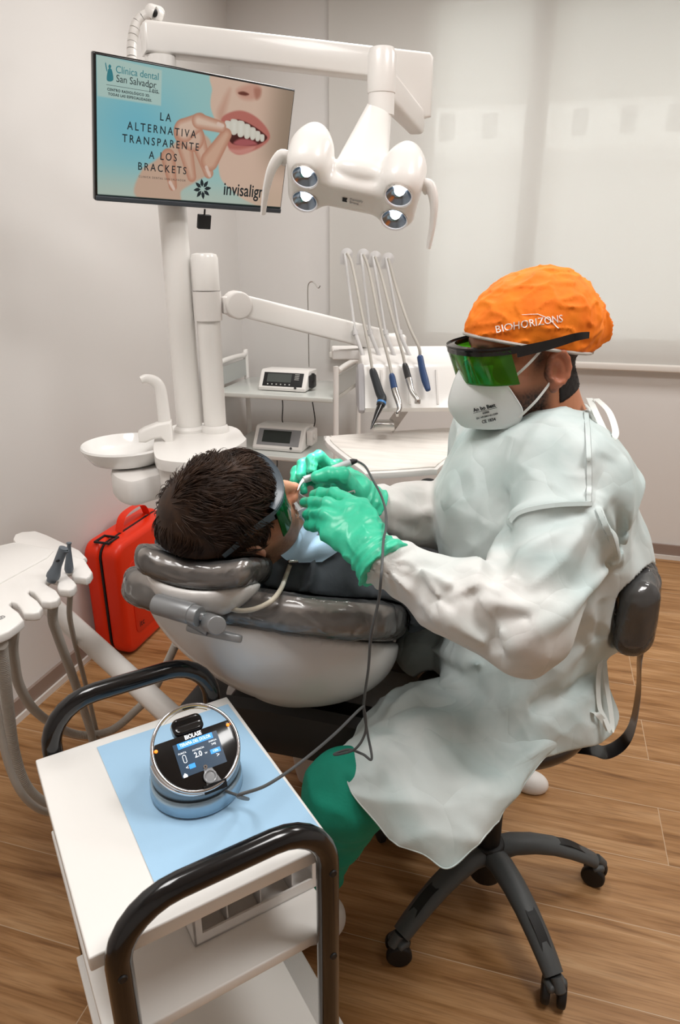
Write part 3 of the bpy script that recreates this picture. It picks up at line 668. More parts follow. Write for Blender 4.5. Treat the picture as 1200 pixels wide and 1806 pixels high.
obj('end_cap', prism([(-.05, -.112), (-.066, -.1), (-.02, -.01), (.01, .012), (.05, .0), (.1, -.06), (.04, -.11)], -.014, .004, Mp, CO, bevel=.006), mat('end_cap_grey', '#a5a2a4', .4), dl)
groove = [xf(box((.03+.075*k, 0, 0), (.006, .1, .004), bevel=.0015), Mc@np.stack([[1, 0, 0], nrm([0, .055, .092]), np.cross([1, 0, 0], nrm([0, .055, .092]))], 1), CL(.02, -.03, -.046)) for k in range(5)]
for g_ in groove: obj('rest_rib', g_, M_WHITE2, dl)
ab = atd(690, 610, 2.08); ba_ = box(np.array([ab[0], ab[1], ab[2]-.01]), (.08, .06, .09), Ma@np.array([[1, 0, 0], [0, 0, 1], [0, -1, 0]]).T, bevel=.012)
obj('arm_end', ba_, M_WHITE2, dl)
obj('support_block', box(atd(612, 622, 2.08), (.09, .1, .03), Mc, bevel=.006), M_WHITE2, dl)
st0 = CL(.14, .06, -.1); st1 = atd(690, 752, 1.9)
obj('tray_bracket', [tube([st0, st1], .025, 4, flat=.012), box(atd(676, 750, 1.86), (.06, .05, .022), Mc, bevel=.005)], M_STEEL, dl)
zt = float(atd(690, 795, 1.78)[2])
tp = [atz(*q, zt)[:2] for q in ((577, 770), (590, 768), (780, 755), (800, 758), (829, 776), (826, 782), (776, 824), (762, 828), (655, 835), (638, 829), (578, 782))]
obj('tray_holder', prism(spline([(*p, 0) for p in tp], 3, True)[:, :2][::-1], zt-.014, zt, bevel=.005), M_WHITE, dl)
tc_ = np.mean(tp, 0); tin = tc_+(spline([(*p, 0) for p in tp], 3, True)[:, :2][::-1]-tc_)*.93
ty = obj('instrument_tray', prism(tin, zt+.0005, zt+.003, bevel=.001), mat('tray_cream', '#efe9e2', .3, var=(6, '#dcd6cf', (1, 9, 1)))); tag(ty, 'flat cream tray lying on the holder below the delivery console', 'tray')
# whip arms, hoses and instruments
base_px = ((643, 634), (672, 634), (698, 633), (725, 633)); joint_px = ((627, 587), (653, 587), (680, 587), (705, 587)); top_px = ((608, 447), (637, 448), (658, 452), (681, 455))
tops = []
for k in range(4):
    b = atd(*base_px[k], 1.96); j = atd(*joint_px[k], 1.985); t = atd(*top_px[k], 2.0); tops.append(t)
    wa = obj('whip_arm', [tube([b, j], .006, 10), tube([j, t], .0042, 10), tube([j-(t-j)*.03, j+(t-j)*.03], .0085, 12), cyl(b-[0, 0, .012], b+[0, 0, .004], .009, 12)], M_LGREY, dl)
    d_ = nrm(CR); obj('hose_hook', [tube(spline([t-[0, 0, .03]-d_*.006, t-d_*.004, t+d_*.008+[0, 0, .008], t+d_*.018, t+d_*.014-[0, 0, .014]], 5), .0075, 10, flat=.005)], M_LGREY, wa)
hs = ([(612, 447), (622, 470), (640, 560), (652, 620)], [(641, 449), (652, 480), (672, 580), (686, 636)], [(662, 453), (674, 490), (692, 560), (710, 622)], [(685, 456), (700, 510), (722, 575), (739, 612)])
ends = ((657, 652), (691, 660), (714, 642), (741, 628))
tips = (((669, 690), (674, 706), (664, 733), (654, 757)), ((697, 690), (703, 708), (705, 720), (701, 729)), ((722, 672), (727, 690), (735, 702), (737, 708)), ((745, 650), (750, 670), (754, 683), (756, 689)))
m_navy = mat('navy_sleeve', '#25426f', .4)
def dcons(y): return 1.868 - (y-640)*.0006
names = (('scaler_handpiece', 'black scaler handpiece with a hooked black tip, leftmost on the console', 'handpiece'), ('dental_handpiece', 'steel contra-angle handpiece with a navy collar lying on the console', 'handpiece'),
         ('dental_handpiece', 'slim steel turbine with a black collar and round head on the console', 'handpiece'), ('curing_handpiece', 'plain dark blue slim handpiece, rightmost on the console', 'handpiece'))
for k in range(4):
    e = atd(*ends[k], dcons(ends[k][1])-.01); tp_ = [atd(*q, dcons(q[1])-.012) for q in tips[k]]
    h = thing(*names[k], tp_[0], 'handpieces resting on the delivery console')
    obj('hose', tube(spline([atd(*hs[k][0], 1.972), atd(*hs[k][1], 1.962), atd(*hs[k][2], 1.905), atd(*hs[k][3], 1.866), e], 8), .0042, 10), M_HOSE, h)
    pth = spline([e]+tp_, 8); n = len(pth); tt = np.linspace(0, 1, n)
    if k == 0:
        obj('body', tube(pth[:20], np.interp(tt[:20], [0, .05, .5, .62], [.008, .0105, .0125, .011]), 16), mat('scaler_black', '#22262a', .4), h)
        obj('tip', tube(pth[16:], np.interp(tt[16:], [.5, .65, 1], [.011, .0085, .0012]), 12), M_BLACK, h); obj('blue_ring', tube(pth[17:19], .0125, 16), mat('sky_blue', '#4a86c4', .4), h)
    elif k in (1, 2):
        obj('collar', tube(pth[:8], np.interp(tt[:8], [0, .05, .25], [.006, .0085, .009]), 16), m_navy if k == 1 else M_DKPL, h)
        obj('body', tube(pth[7:], np.interp(tt[7:], [.2, .5, .9, 1], [.0095, .0085 if k == 1 else .007, .0055, .004]), 16), M_STEEL, h)
        if k == 2: obj('head', cyl(pth[-1]-[0, .002, .006], pth[-1]+[0, .002, .006], .008, 16, bevel=.002), M_STEEL, h)
        else: obj('head', tube([pth[-1], pth[-1]+[0, 0, -.008]], [.006, .0045], 12), M_STEEL, h)
    else:
        obj('body', tube(pth, np.interp(tt, [0, .03, .5, .96, 1], [.006, .0085, .01, .0065, .004]), 16), m_navy, h)
# ================================================================== RED CASE
cq = atz(230, 1163, 0); CX1 = cq[0]+.0; CY0 = cq[1]
CX0 = XL+.018; chh = .455
rc = thing('tool_case', 'bright red-orange hard plastic case standing on the floor against the left wall', 'case', ((CX0+CX1)/2, CY0+.2, 0))
m_red = mat('orange_red_plastic', '#e8300c', .38, bump=(300, .04, .001)); m_red2 = mat('orange_red_plastic_panel', '#dd2c0b', .42)
cl = .44; xs = CX0+(CX1-CX0)*.45
Myz = np.array([[0, 0, 1], [1, 0, 0], [0, 1, 0]], float)      # prism drawn in (y, z), extruded along x
side = [(CY0+cl/2+a, .004+chh/2+b) for a, b in rrect(cl, chh, .055, 6)]
obj('shell_half', [prism(side, CX0, xs-.003, Myz, bevel=.016, seg=4)], m_red, rc)
obj('shell_half', [prism(side, xs+.003, CX1, Myz, bevel=.022, seg=4)], m_red, rc)
sid2 = [(CY0+cl/2+a*.965, .004+chh/2+b*.965) for a, b in rrect(cl, chh, .055, 6)]
obj('gasket', prism(sid2, xs-.004, xs+.004, Myz), M_BLKM, rc)
obj('side_panel', prism([(CY0+cl/2+a, .004+chh/2-.01+b) for a, b in rrect(cl*.72, chh*.66, .03, 5)], CX1-.002, CX1+.0025, Myz, bevel=.001), m_red2, rc)
Mxt = np.stack([[0, 1, 0], [0, 0, 1], [1, 0, 0]], 1)
obj('maker_mark', text('itc', .036, Mxt, (CX1+.003, CY0+.1, .105), .0006), M_INK, rc, 0)
obj('maker_lettering', text('medical', .018, Mxt, (CX1+.003, CY0+.2, .17), .0006), M_INK, rc, 0)
lt_c = V3(xs+.004, CY0+.055, chh+.004)
obj('latch', [box(lt_c+[s_*.028, 0, .002], (.008, .06, .008), bevel=.002) for s_ in (-1, 1)] + [box(lt_c+[0, s_*.03, .002], (.064, .008, .008), bevel=.002) for s_ in (-1, 1)], M_BLKM, rc)
obj('carry_handle', tube(spline([(xs, CY0+.14, chh), (xs, CY0+.17, chh+.05), (xs, CY0+.24, chh+.062), (xs, CY0+.31, chh+.05), (xs, CY0+.34, chh)], 6), .016, 12, flat=.011), m_red, rc)
# ================================================================== ASSISTANT MODULE WITH SUCTION HOSES
ZA = .80
def az_(zx, zy, z=ZA): return atz(zx/4, 900+zy/4, z)[:2]
am = thing('suction_module', 'white assistant console with empty finger-shaped hose slots at the left', 'dental unit', (-1.05, 1.05, .5))
fing = [(-160, 300), (-20, 250), (100, 222), (385, 272), (520, 318), (600, 345), (614, 372), (652, 432), (634, 462), (606, 478), (560, 470), (520, 468), (505, 455), (512, 430), (498, 414), (474, 416), (468, 436), (480, 458), (520, 492), (540, 520),
        (520, 548), (486, 562), (420, 556), (402, 540), (408, 505), (390, 478), (352, 470), (325, 490), (322, 515), (345, 532), (395, 560), (424, 605), (400, 632), (350, 645), (290, 640), (270, 612), (238, 575), (205, 560), (196, 578), (215, 598), (262, 632), (300, 682),
        (275, 715), (232, 725), (165, 722), (146, 690), (118, 655), (78, 640), (62, 660), (85, 682), (130, 715), (166, 768), (130, 800), (60, 850), (-60, 900), (-260, 980), (-330, 700)]
fp = np.array([az_(*q) for q in fing])
if 0.5*np.sum(fp[:, 0]*np.roll(fp[:, 1], -1)-np.roll(fp[:, 0], -1)*fp[:, 1]) < 0: fp = fp[::-1]
obj('console', prism(fp, ZA-.019, ZA, bevel=.005, seg=3), M_WHITE, am)
bkp = np.array([az_(*q, ZA-.034) for q in ((90, 200), (105, 168), (150, 150), (250, 142), (330, 170), (560, 278), (612, 330), (560, 350), (300, 300), (120, 250))])
if 0.5*np.sum(bkp[:, 0]*np.roll(bkp[:, 1], -1)-np.roll(bkp[:, 0], -1)*bkp[:, 1]) < 0: bkp = bkp[::-1]
obj('back_plate', prism(bkp, ZA-.05, ZA-.034, bevel=.005), M_WHITE2, am)
top2 = np.array([az_(*q, ZA+.004) for q in ((-200, 330), (-20, 262), (100, 230), (378, 282), (330, 330), (0, 510), (-260, 620))])
if 0.5*np.sum(top2[:, 0]*np.roll(top2[:, 1], -1)-np.roll(top2[:, 0], -1)*top2[:, 1]) < 0: top2 = top2[::-1]
obj('lid', prism(top2, ZA-.002, ZA+.003, bevel=.0015), M_WHITE, am)
lx = np.array([*az_(8, 760, ZA), ZA+.001]); ux2 = nrm(np.r_[az_(60, 735)-az_(0, 765), 0])
obj('key_mark', [xf(tube([(a*.5, b*.5, 0) for a, b in rrect(.026, .018, .005, 4)], .0006, 6, closed=True), np.stack([ux2, np.cross([0, 0, 1], ux2), [0, 0, 1]], 1), lx), text('LS', .006, np.stack([ux2, np.cross([0, 0, 1], ux2), [0, 0, 1]], 1), lx, .0005)], M_GREY, am, 0)
ta = atz(72, 1052, .62); tb = atd(330, 1288, 1.52)
obj('support_tube', tube([ta, tb+(tb-ta)*.4], .026, 24), M_WHITE, am)
obj('support_bracket', [tube(spline([ta, [ta[0]-.02, ta[1]-.06, .68], [-1.16, 1.18, ZA-.08], [-1.16, 1.16, ZA-.052]], 5), .024, 16)], M_WHITE2, am)
m_tip = mat('slate_rubber', '#5d646b', .5)
def corr(path, r, pitch=.0045, amp=.0011):
    p = spline(path, 24); L = np.r_[0, np.cumsum(np.linalg.norm(np.diff(p, axis=0), axis=1))]; n = int(L[-1]/pitch*3)
    s = np.linspace(0, L[-1], n); pts = np.stack([np.interp(s, L, p[:, i]) for i in range(3)], 1)
    return tube(pts, r + amp*np.array([(0, 1, .2)[k % 3] for k in range(n)]), 14)
def on(zx, zy, D): return atd(zx/4, 900+zy/4, D)
# large suction tip in its slot
s1 = np.array([*az_(362, 505), ZA-.005]); t1 = on(455, 278, float((s1-EYE)@CF)-.022)
dv = t1-s1; D1_ = float((s1-EYE)@CF)
tt = thing('suction_handpiece', 'thick dark grey suction tip with a side slot standing in the white console', 'suction handpiece', s1, 'suction tips in the white console')
obj('tip', [tube([s1+[0, 0, .0065]+dv*f_ for f_ in (.0, .1, .12, .2, .3, .45, .97)], [.0095, .0105, .0135, .0138, .0118, .0096, .0092], 20), lathe([(.0092, 0), (.0092, .003), (.0078, .0035), (.007, -.006), (0, -.006)], 20, s1+dv*.97, dv)], m_tip, tt)
obj('slot', xf(box((0, 0, 0), (.005, .016, .004), bevel=.0015), basis(dv)@np.array([[0, 0, 1], [0, 1, 0], [1, 0, 0]]).T, s1+dv*.7-CF*.0095), M_BLKM, tt)
obj('hose', corr([s1-[0, 0, .03], on(372, 760, D1_+.045), on(400, 860, D1_+.1), on(450, 1000, D1_+.18), on(520, 1190, D1_+.29), on(590, 1400, D1_+.39), on(640, 1560, D1_+.46), on(670, 1700, D1_+.5)], .0098), M_HOSE, tt)
s2 = np.array([*az_(487, 440), ZA-.005]); t2 = on(490, 248, float((s2-EYE)@CF)-.02); dv = t2-s2; D2_ = float((s2-EYE)@CF)
tt2 = thing('suction_handpiece', 'slim dark grey saliva ejector tip standing in the end slot of the white console', 'suction handpiece', s2, 'suction tips in the white console')
obj('tip', [tube([s2+[0, 0, .0065]+dv*f_ for f_ in (0, .1, .2, .5, .75, .93, .96, 1.0)], [.0075, .0095, .0092, .0068, .0046, .004, .0054, .0054], 18)], m_tip, tt2)
obj('hose', tube(spline([s2-[0, 0, .026], on(490, 720, D2_+.06), on(510, 850, D2_+.13), on(548, 1010, D2_+.22), on(595, 1190, D2_+.32), on(650, 1420, D2_+.44), on(700, 1640, D2_+.52)], 8), .0062, 12), M_HOSE, tt2)
# idle grey hoses
def hose(path, r, label, ribbed=True):
    o = obj('suction_hose', corr(path, r) if ribbed else tube(spline(path, 10), r, 12), M_HOSE); return tag(o, label, 'hose', 'grey hoses of the white console')
P5 = lambda zx, zy, D: atd(zx*320/1200, 1050+zy*450/1688, D)
def hang(zx, zy, pts, r, label, ribbed=True):
    s_ = np.array([*az_(zx, zy), ZA-.03]); D_ = float((s_-EYE)@CF); hose([s_]+[P5(x, y, D_+d) for x, y, d in pts], r, label, ribbed)
hang(80, 740, [(82, 330, .07), (92, 430, .13), (130, 600, .25), (230, 760, .4), (400, 880, .55), (560, 925, .62), (740, 890, .62), (900, 760, .61), (1010, 640, .59), (1100, 460, .55), (1165, 320, .51)], .0103, 'long ribbed grey hose sagging from the white console and rising to the patient chair')
hang(-10, 845, [(8, 330, .05), (30, 520, .09), (55, 760, .14), (90, 1020, .18), (150, 1220, .21), (230, 1330, .25), (330, 1385, .3), (430, 1400, .36)], .0108, 'thick ribbed grey hose hanging straight down at the left edge and curving under the trolley')
hang(-130, 900, [(-75, 380, .04), (-40, 600, .06), (0, 880, .09), (60, 1130, .12), (145, 1310, .15), (260, 1415, .2), (400, 1450, .28)], .0075, 'thin smooth grey hose hanging beside the thick ribbed hose at the left edge', False)
# ================================================================== SERVICE TROLLEY
ZTR = .72
tA, tB, tC, tD = [atz(*q, ZTR) for q in ((62, 1340), (400, 1228), (597, 1497), (155, 1692))]
tu = nrm(tB-tA); tv = np.cross([0, 0, 1], tu); TW = float(np.linalg.norm(tB-tA)); TL = float((tA-tD)@tv)
Mt = np.stack([tu, tv, np.array([0, 0, 1.0])], 1); TO = tA - tv*TL
def TT(u, v, z): return np.array([TO[0], TO[1], 0]) + Mt@np.array([u, v, z])
def tbox(u0, u1, v0, v1, z0, z1, bevel=0, mi=0, seg=3): return box(TT((u0+u1)/2, (v0+v1)/2, (z0+z1)/2), (u1-u0, v1-v0, z1-z0), Mt, bevel, seg, mi)
tr = thing('service_trolley', 'white three-shelf service trolley with black tube handles in front', 'trolley', TT(TW/2, TL/2, 0))
obj('top_board', tbox(0, TW, 0, TL, ZTR-.022, ZTR, .0025), M_LACQ, tr)
zS2 = .475; zS3 = .29
q1 = atp(564, 1645, TT(0, 0, 0), tv)
zS2 = float(q1[2])
obj('shelf', tbox(.003, TW+.006, -.0, TL+.01, zS2-.018, zS2, .0025), M_LACQ, tr)
obj('shelf', tbox(.004, TW-.0, .0, TL, zS3-.018, zS3, .0025), M_LACQ, tr)
RT = .0152
for v, nm in ((-.0165, 'near'), (TL+.0165, 'far')):
    if nm == 'near':
        L0 = atp(222, 1720, TT(0, v, 0), tv); L1 = atp(578, 1560, TT(0, v, 0), tv); tp0 = atp(430, 1508, TT(0, v, 0), tv)
    else:
        L0 = atp(92, 1318, TT(0, v, 0), tv); L1 = atp(373, 1222, TT(0, v, 0), tv); tp0 = atp(250, 1196, TT(0, v, 0), tv)
    u0 = float((L0-TO)@tu); u1 = float((L1-TO)@tu); zt_ = float(tp0[2])
    u0 = .028 if nm == 'near' else u0
    rc_ = .075; pts = [(u0, .04), (u0, zt_-rc_)] + [(u0+rc_-rc_*math.cos(a), zt_-rc_+rc_*math.sin(a)) for a in np.linspace(.2, math.pi/2, 7)] + [(u1-rc_+rc_*math.sin(a), zt_-rc_+rc_*math.cos(a)) for a in np.linspace(0, math.pi/2-.2, 7)] + [(u1, zt_-rc_), (u1, .04)]
    fr = obj('handle_frame', tube([TT(a, v, b) for a, b in pts], RT, 18), M_BLACK, tr)
    for uu in (u0, u1):
        for zz in (ZTR-.014, zS2-.012):
            obj('bolt', lathe([(0, .001), (.0045, .001), (.0055, -.001)], 14, TT(uu, v, zz)+tv*(-RT-.0005 if nm == 'near' else RT), -tv if nm == 'near' else tv), M_BLKM, fr)
        obj('caster', [cyl(TT(uu-.011, v, .026), TT(uu+.011, v, .026), .026, 20, bevel=.004)], M_BLKM, tr)
# white bin on the middle shelf
bn = thing('storage_bin', 'white plastic bin with dividers on the middle shelf of the trolley', 'bin', TT(.23, .18, zS2))
b0, b1, v0, v1, zb0, zb1 = .135, .328, .067, .29, zS2+.001, zS2+.072
obj('shell', [tbox(b0, b1, v0, v1, zb0, zb0+.003), tbox(b0, b1, v0, v0+.003, zb0, zb0+.018), tbox(b0, b0+.012, v0, v0+.003, zb0+.018, zb1), tbox(b1-.012, b1, v0, v0+.003, zb0+.018, zb1), tbox(b0, b1, v0, v0+.003, zb1-.016, zb1), tbox(b0, b1, v1-.003, v1, zb0, zb1), tbox(b0, b0+.003, v0, v1, zb0, zb1), tbox(b1-.003, b1, v0, v1, zb0, zb1)], M_WHITE2, bn, 0)
for k in range(3): obj('divider', tbox(b0+.05*(k+1)-.001, b0+.05*(k+1)+.001, v0+.004, v1-.004, zb0+.004, zb1-.012), M_LGREY, bn, 0)
dk = obj('pouch', surfnet(lambda p: s_box(p, (0, 0, 0), (.022, .07, .014), .012) + .002*vnoise(p, 60), (-.03, -.08, -.03), (.03, .08, .03), .004), mat('navy_vinyl', '#1c2736', .35), None, 180, loc=TT(.205, .165, zS2+.026)); dk.rotation_euler = (0, 0, math.atan2(tu[1], tu[0]))
tag(dk, 'dark navy pouch lying inside the white bin on the trolley', 'pouch')
bx2 = obj('ventilated_box', tbox(TW-.05, TW+.05, .03, .3, .001, .255, .008), mat('pale_grey_box', '#cfccc8', .5, bump=(700, .4, .002))); 
bx2.location = (0, 0, 0)
tag(bx2, 'pale grey perforated box standing on the floor under the trolley', 'box')
# blue paper on top
pq = [atz(*q, ZTR+.0012) for q in ((171, 1318), (402, 1242), (572, 1470), (272, 1556))]
G = np.zeros((25, 25, 3))
rgp = np.random.default_rng(3)
for i in range(25):
    for j in range(25):
        s_, t_ = i/24, j/24; G[i, j] = (pq[0]*(1-s_)+pq[1]*s_)*(1-t_) + (pq[3]*(1-s_)+pq[2]*s_)*t_
        G[i, j, 2] += .0009*max(0, 1-abs(s_-.12)*24) + .0007*max(0, 1-abs(t_-.5)*30)
pp_ = obj('paper_towel', sheet(G[:, ::-1], .0006), mat('blue_paper', '#a9cfec', .85, bump=(500, .15, .0006))); tag(pp_, 'light blue creased paper sheet spread on the trolley top', 'paper')
# ================================================================== DIODE LASER
zP = ZTR+.0032
lb = atz(348, 1384, zP); LC = np.array([lb[0], lb[1], zP])
LR = float(np.linalg.norm(atz(268, 1372, zP)-atz(429, 1372, zP)))/2*.985
ls = thing('dental_laser', 'round silver diode laser console with a lit touch screen on blue paper', 'laser', LC)
m_ls = mat('laser_blue_silver', '#9fb6c6', .25, metal=.7); m_lsd = mat('laser_grey', '#79848c', .3, metal=.6)
obj('base', lathe([(0, 0), (LR*.97, 0), (LR, .003), (LR*.985, .022), (LR*.95, .025), (0, .025)], 64, LC), m_ls, ls)
obj('groove', lathe([(LR*.93, .0248), (LR*.93, .028)], 64, LC), M_BLKM, ls)
# face plane: x along the trolley width, tilted up towards the near side
fx = tu; fn_ = nrm(-tv*.62 + np.array([0, 0, .78])); fy_ = np.cross(fn_, fx); ML2 = np.stack([fx, fy_, fn_], 1)
RC = atd(346, 1317, float((LC-EYE)@CF)-.045); RR = LR*.9
def FL(x, y, z=0): return RC + ML2@np.array([x, y, z])
a_ = np.linspace(0, 2*math.pi, 73)[:-1]
low = np.array([LC + np.array([LR*.93*math.cos(t+math.atan2(tu[1], tu[0])), LR*.93*math.sin(t+math.atan2(tu[1], tu[0])), .028]) for t in a_])
ych = .022*RR/.0625                                       # the screen chord across the ring
upc = []
for t in a_:
    x, y = RR*math.cos(t), RR*math.sin(t)
    upc.append(FL(x, y, -.004) if y < ych else FL(x*.985, ych-.0+ (y-ych)*.0, -.004-(y-ych)*.25))
upc = np.array(upc); n = len(a_); rings = [low + (upc-low)*f_ for f_ in (0, .33, .66, 1)]
for k, f_ in ((1, .33), (2, .66)):
    rings[k] = rings[k] + (rings[k]-np.array([LC[0], LC[1], 0]))*np.array([1, 1, 0])*.04
Vb = np.vstack(rings+[upc.mean(0)[None]]); Fb = [(k*n+i, k*n+(i+1) % n, (k+1)*n+(i+1) % n, (k+1)*n+i) for k in range(3) for i in range(n)] + [(3*n+i, 3*n+(i+1) % n, 4*n) for i in range(n)]
obj('body', (Vb, Fb, 0), m_lsd, ls, 35)
ringp = np.array([FL(RR*math.cos(t), RR*math.sin(t)) for t in a_]); obj('ring_handle', tube(ringp, .0026, 10, closed=True), M_CHROME, ls)
hy = [FL((RR-.0055)*math.cos(t), (RR-.0055)*math.sin(t), .0) for t in np.linspace(rad(55), rad(128), 26)]
obj('hazard_label', tube(hy, .0018, 8, flat=.0042, nrm0=-fn_), mat('hazard_yellow', '#e2c21c', .45), ls)
fpnt = [(RR*.97*math.cos(t), min(RR*.97*math.sin(t), ych)) for t in a_]; fpu = [fpnt[0]]
for q in fpnt[1:]:
    if (q[0]-fpu[-1][0])**2+(q[1]-fpu[-1][1])**2 > 1e-8: fpu.append(q)
fc = obj('front_panel', xf(prism(fpu, -.006, .0, bevel=.0008), ML2, RC), M_BLACK, ls)
cs, sn = 1, 0
def fbox(x, y, w, h, z=.0008, t=.0006): return xf(box((x, y, z), (w, h, t)), ML2, RC)
def ftx(s, x, y, size, sp=1, sx=1, bold=0): return xf(text(s, size, None, (0, 0, 0), .0003, 'CENTER', sp, sx, 0, bold), ML2, FL(x, y, .0016))
k_ = RR/.0625
obj('display', fbox(.0018*k_, -.0116*k_, .067*k_, .048*k_), mat('laser_display', '#2c3f52', .2, emit=.5), ls)
obj('blue_bar', [fbox(.001*k_, .008*k_, .053*k_, .0085*k_, .0013)], mat('display_blue', '#2f8fe0', .3, emit=.8), ls)
obj('blue_key', [fbox(.0245*k_, -.0147*k_, .015*k_, .0065*k_, .0013)], mat('display_blue', '#2f8fe0', .3, emit=.8), ls)
obj('blue_key', [fbox(-.0137*k_, -.024*k_, .009*k_, .0065*k_, .0013)], mat('display_blue', '#2f8fe0', .3, emit=.8), ls)
m_lt = mat('display_text', '#eef4f8', .4, emit=.75)
obj('brand_lettering', ftx('BIOLASE', .0006*k_, .0168*k_, .0085*k_, 1, .8, .0002), m_lt, ls, 0)
obj('display_text', [ftx('TERAPIA DEL DOLOR', .001*k_, .008*k_, .0064*k_, 1, .76, .00005), ftx('PUNTA', -.022*k_, -.0026*k_, .0036*k_), ftx('POTENCIA', .0016*k_, -.0044*k_, .0036*k_), ftx('2.0', -.0008*k_, -.0116*k_, .0105*k_, 1, .9, .0001), ftx('W', .0105*k_, -.0136*k_, .0038*k_),
    ftx('ENERGIA', .025*k_, 0, .003*k_), ftx('240J', .025*k_, -.0047*k_, .004*k_), ftx('120s', .0245*k_, -.0147*k_, .0045*k_), ftx('>', .026*k_, -.022*k_, .009*k_), ftx('<', -.021*k_, -.024*k_, .008*k_)], m_lt, ls, 0)
obj('tip_icon', xf(tube([(a, b, .0016) for a, b in rrect(.0045*k_, .011*k_, .002*k_, 4)], .0004, 6, closed=True), ML2, FL(-.021*k_, -.0113*k_)), m_lt, ls)
obj('home_icon', xf(prism([(-.003*k_, -.0025*k_), (.003*k_, -.0025*k_), (.003*k_, .0005*k_), (0, .0035*k_), (-.003*k_, .0005*k_)], .001, .0016), ML2, FL(-.027*k_, -.0335*k_)), m_lt, ls)
for x_, y_ in ((-.0555, .0125), (.0545, .0145)): obj('indicator_lamp', lathe([(0, .0018), (.0022, .001), (.0025, 0)], 12, FL(x_*k_, y_*k_, .0005), fn_), mat('amber_lamp', '#ff8a2a', .3, emit=1.2), ls)
obj('blister_cup', [xf(tube([(.0085*k_*math.cos(a), .0085*k_*math.sin(a), .004) for a in np.linspace(0, 2*math.pi, 25)[:-1]], .0013, 8, closed=True), ML2, FL(.005*k_, -.047*k_, .0005)), xf(lathe([(.0085*k_, 0), (.0075*k_, .003), (0, .0035)], 20), ML2, FL(.005*k_, -.047*k_, .0005)), xf(prism([(-.006*k_, -.01*k_), (.016*k_, -.01*k_), (.009*k_, .011*k_), (-.003*k_, .013*k_)], .0008, .0018), ML2, FL(.003*k_, -.047*k_))], mat('clear_blister', '#b9bcc0', .12, trans=.4), ls)
obj('chrome_button', xf(lathe([(.0035*k_, .001), (.003*k_, .003), (.0012*k_, .003)], 16), ML2, FL(.003*k_, -.032*k_)), M_CHROME, ls)
# black hand rest behind the panel
obj('handpiece_cradle', surfnet(lambda p: smax(s_box((p-FL(-.001*k_, .035*k_, -.010))@ML2, (0, 0, 0), (.023*k_, .0135*k_, .014), .009), -s_cap((p-FL(-.001*k_, .035*k_, -.010))@ML2, (-.03, .0, .018), (.03, .0, .018), .009), .004), FL(-.001*k_, .035*k_, -.010)-.04, FL(-.001*k_, .035*k_, -.010)+.04, .0025), M_BLACK, ls, 180)
obj('maker_plate', xf(box((0, 0, 0), (.034*k_, .012*k_, .001)), np.stack([tu, nrm(np.cross(-tv*.9-np.array([0, 0, -.35]), tu)), -tv], 1), LC+np.array([0, 0, .045])-tv*LR*.985+tu*.006), M_BLKM, ls, 0)
# white rim below the panel
obj('chrome_trim', tube([FL((RR-.001)*math.cos(t), (RR-.001)*math.sin(t), -.009) for t in np.linspace(rad(182), rad(358), 40)], .0055, 10), M_CHROME, ls)
# ================================================================== OPERATOR STOOL
SC = V3(-.007, 1.283, 0); SR = .277
stl = thing('operator_stool', 'black operator stool on a five-star caster base with a plastic-wrapped backrest', 'stool', SC)
m_st = mat('stool_charcoal', '#4b4e4f', .5); m_pad = mat('stool_pad', '#1b1b1b', .6); m_seat = mat('stool_seat_vinyl', '#3d3531', .3, coat=.3)
cpx = [(975, 1765), (1045, 1552), None, (680, 1478), (703, 1688)]
angs = [math.atan2(*(atz(*q, 0)-SC)[[1, 0]]) for q in cpx if q]
a0 = np.mean([((a-b) % (2*math.pi)) for a, b in zip(angs, (0, rad(72), rad(216), rad(288)))]) if False else angs[0]
for k in range(5):
    an = (angs[0], angs[1], (angs[1]+angs[2]+ (2*math.pi if angs[2] < angs[1] else 0))/2, angs[2], angs[3])[k]
    e = np.array([math.cos(an), math.sin(an), 0]); tng = np.cross([0, 0, 1], e)
    pr = [(.03, .135), (.06, .142), (.11, .138), (.16, .125), (.21, .103), (.245, .083), (.27, .066)]
    lg = obj('leg', tube([SC+e*r+[0, 0, z] for r, z in pr], np.linspace(.031, .022, 7), 14, flat=np.linspace(.022, .015, 7), nrm0=tng), m_st, stl)
    obj('foot_pad', tube(spline([SC+e*r+[0, 0, z+dz_] for r, z, dz_ in ((.165, .123, .016), (.19, .113, .0205), (.22, .098, .0195), (.25, .08, .015))], 4), [.004]+[.011]*10+[.0105, .004], 12, flat=.006, nrm0=tng), m_pad, lg)
    cw = SC+e*SR; sw_ = nrm(tng*.8+e*.6)
    ca = obj('caster', [cyl(cw+sw_*s_*.016+[0, 0, .028]-sw_*.0085, cw+sw_*s_*.016+[0, 0, .028]+sw_*.0085, .028, 24, bevel=.005) for s_ in (-1, 1)], M_BLKM, stl)
    obj('fork', [tube(spline([cw+[0, 0, .07], cw+[0, 0, .06]+e*.01, cw+[0, 0, .048]+e*.02], 4), [.012]*8+[.009], 12), box(cw+[0, 0, .052], (.03, .046, .018), np.stack([e, tng, [0, 0, 1.0]], 1), bevel=.007)], m_st, ca)
obj('column', [cyl(SC+[0, 0, .055], SC+[0, 0, .16], .038, 24, bevel=.006), cyl(SC+[0, 0, .16], SC+[0, 0, .36], .027, 20), cyl(SC+[0, 0, .36], SC+[0, 0, .46], .018, 20)], M_BLKM, stl)
def f_seat(p): return s_ell(p, SC+[-.005, 0, .535], (.188, .188, .062))
obj('seat', surfnet(f_seat, SC+[-.22, -.23, .44], SC+[.29, .23, .6], .01), m_seat, stl, 180)
bkc = atd(1108, 1040, 1.285)
bdir = nrm(V3(1, .1, 0)); bside = np.cross([0, 0, 1], bdir)
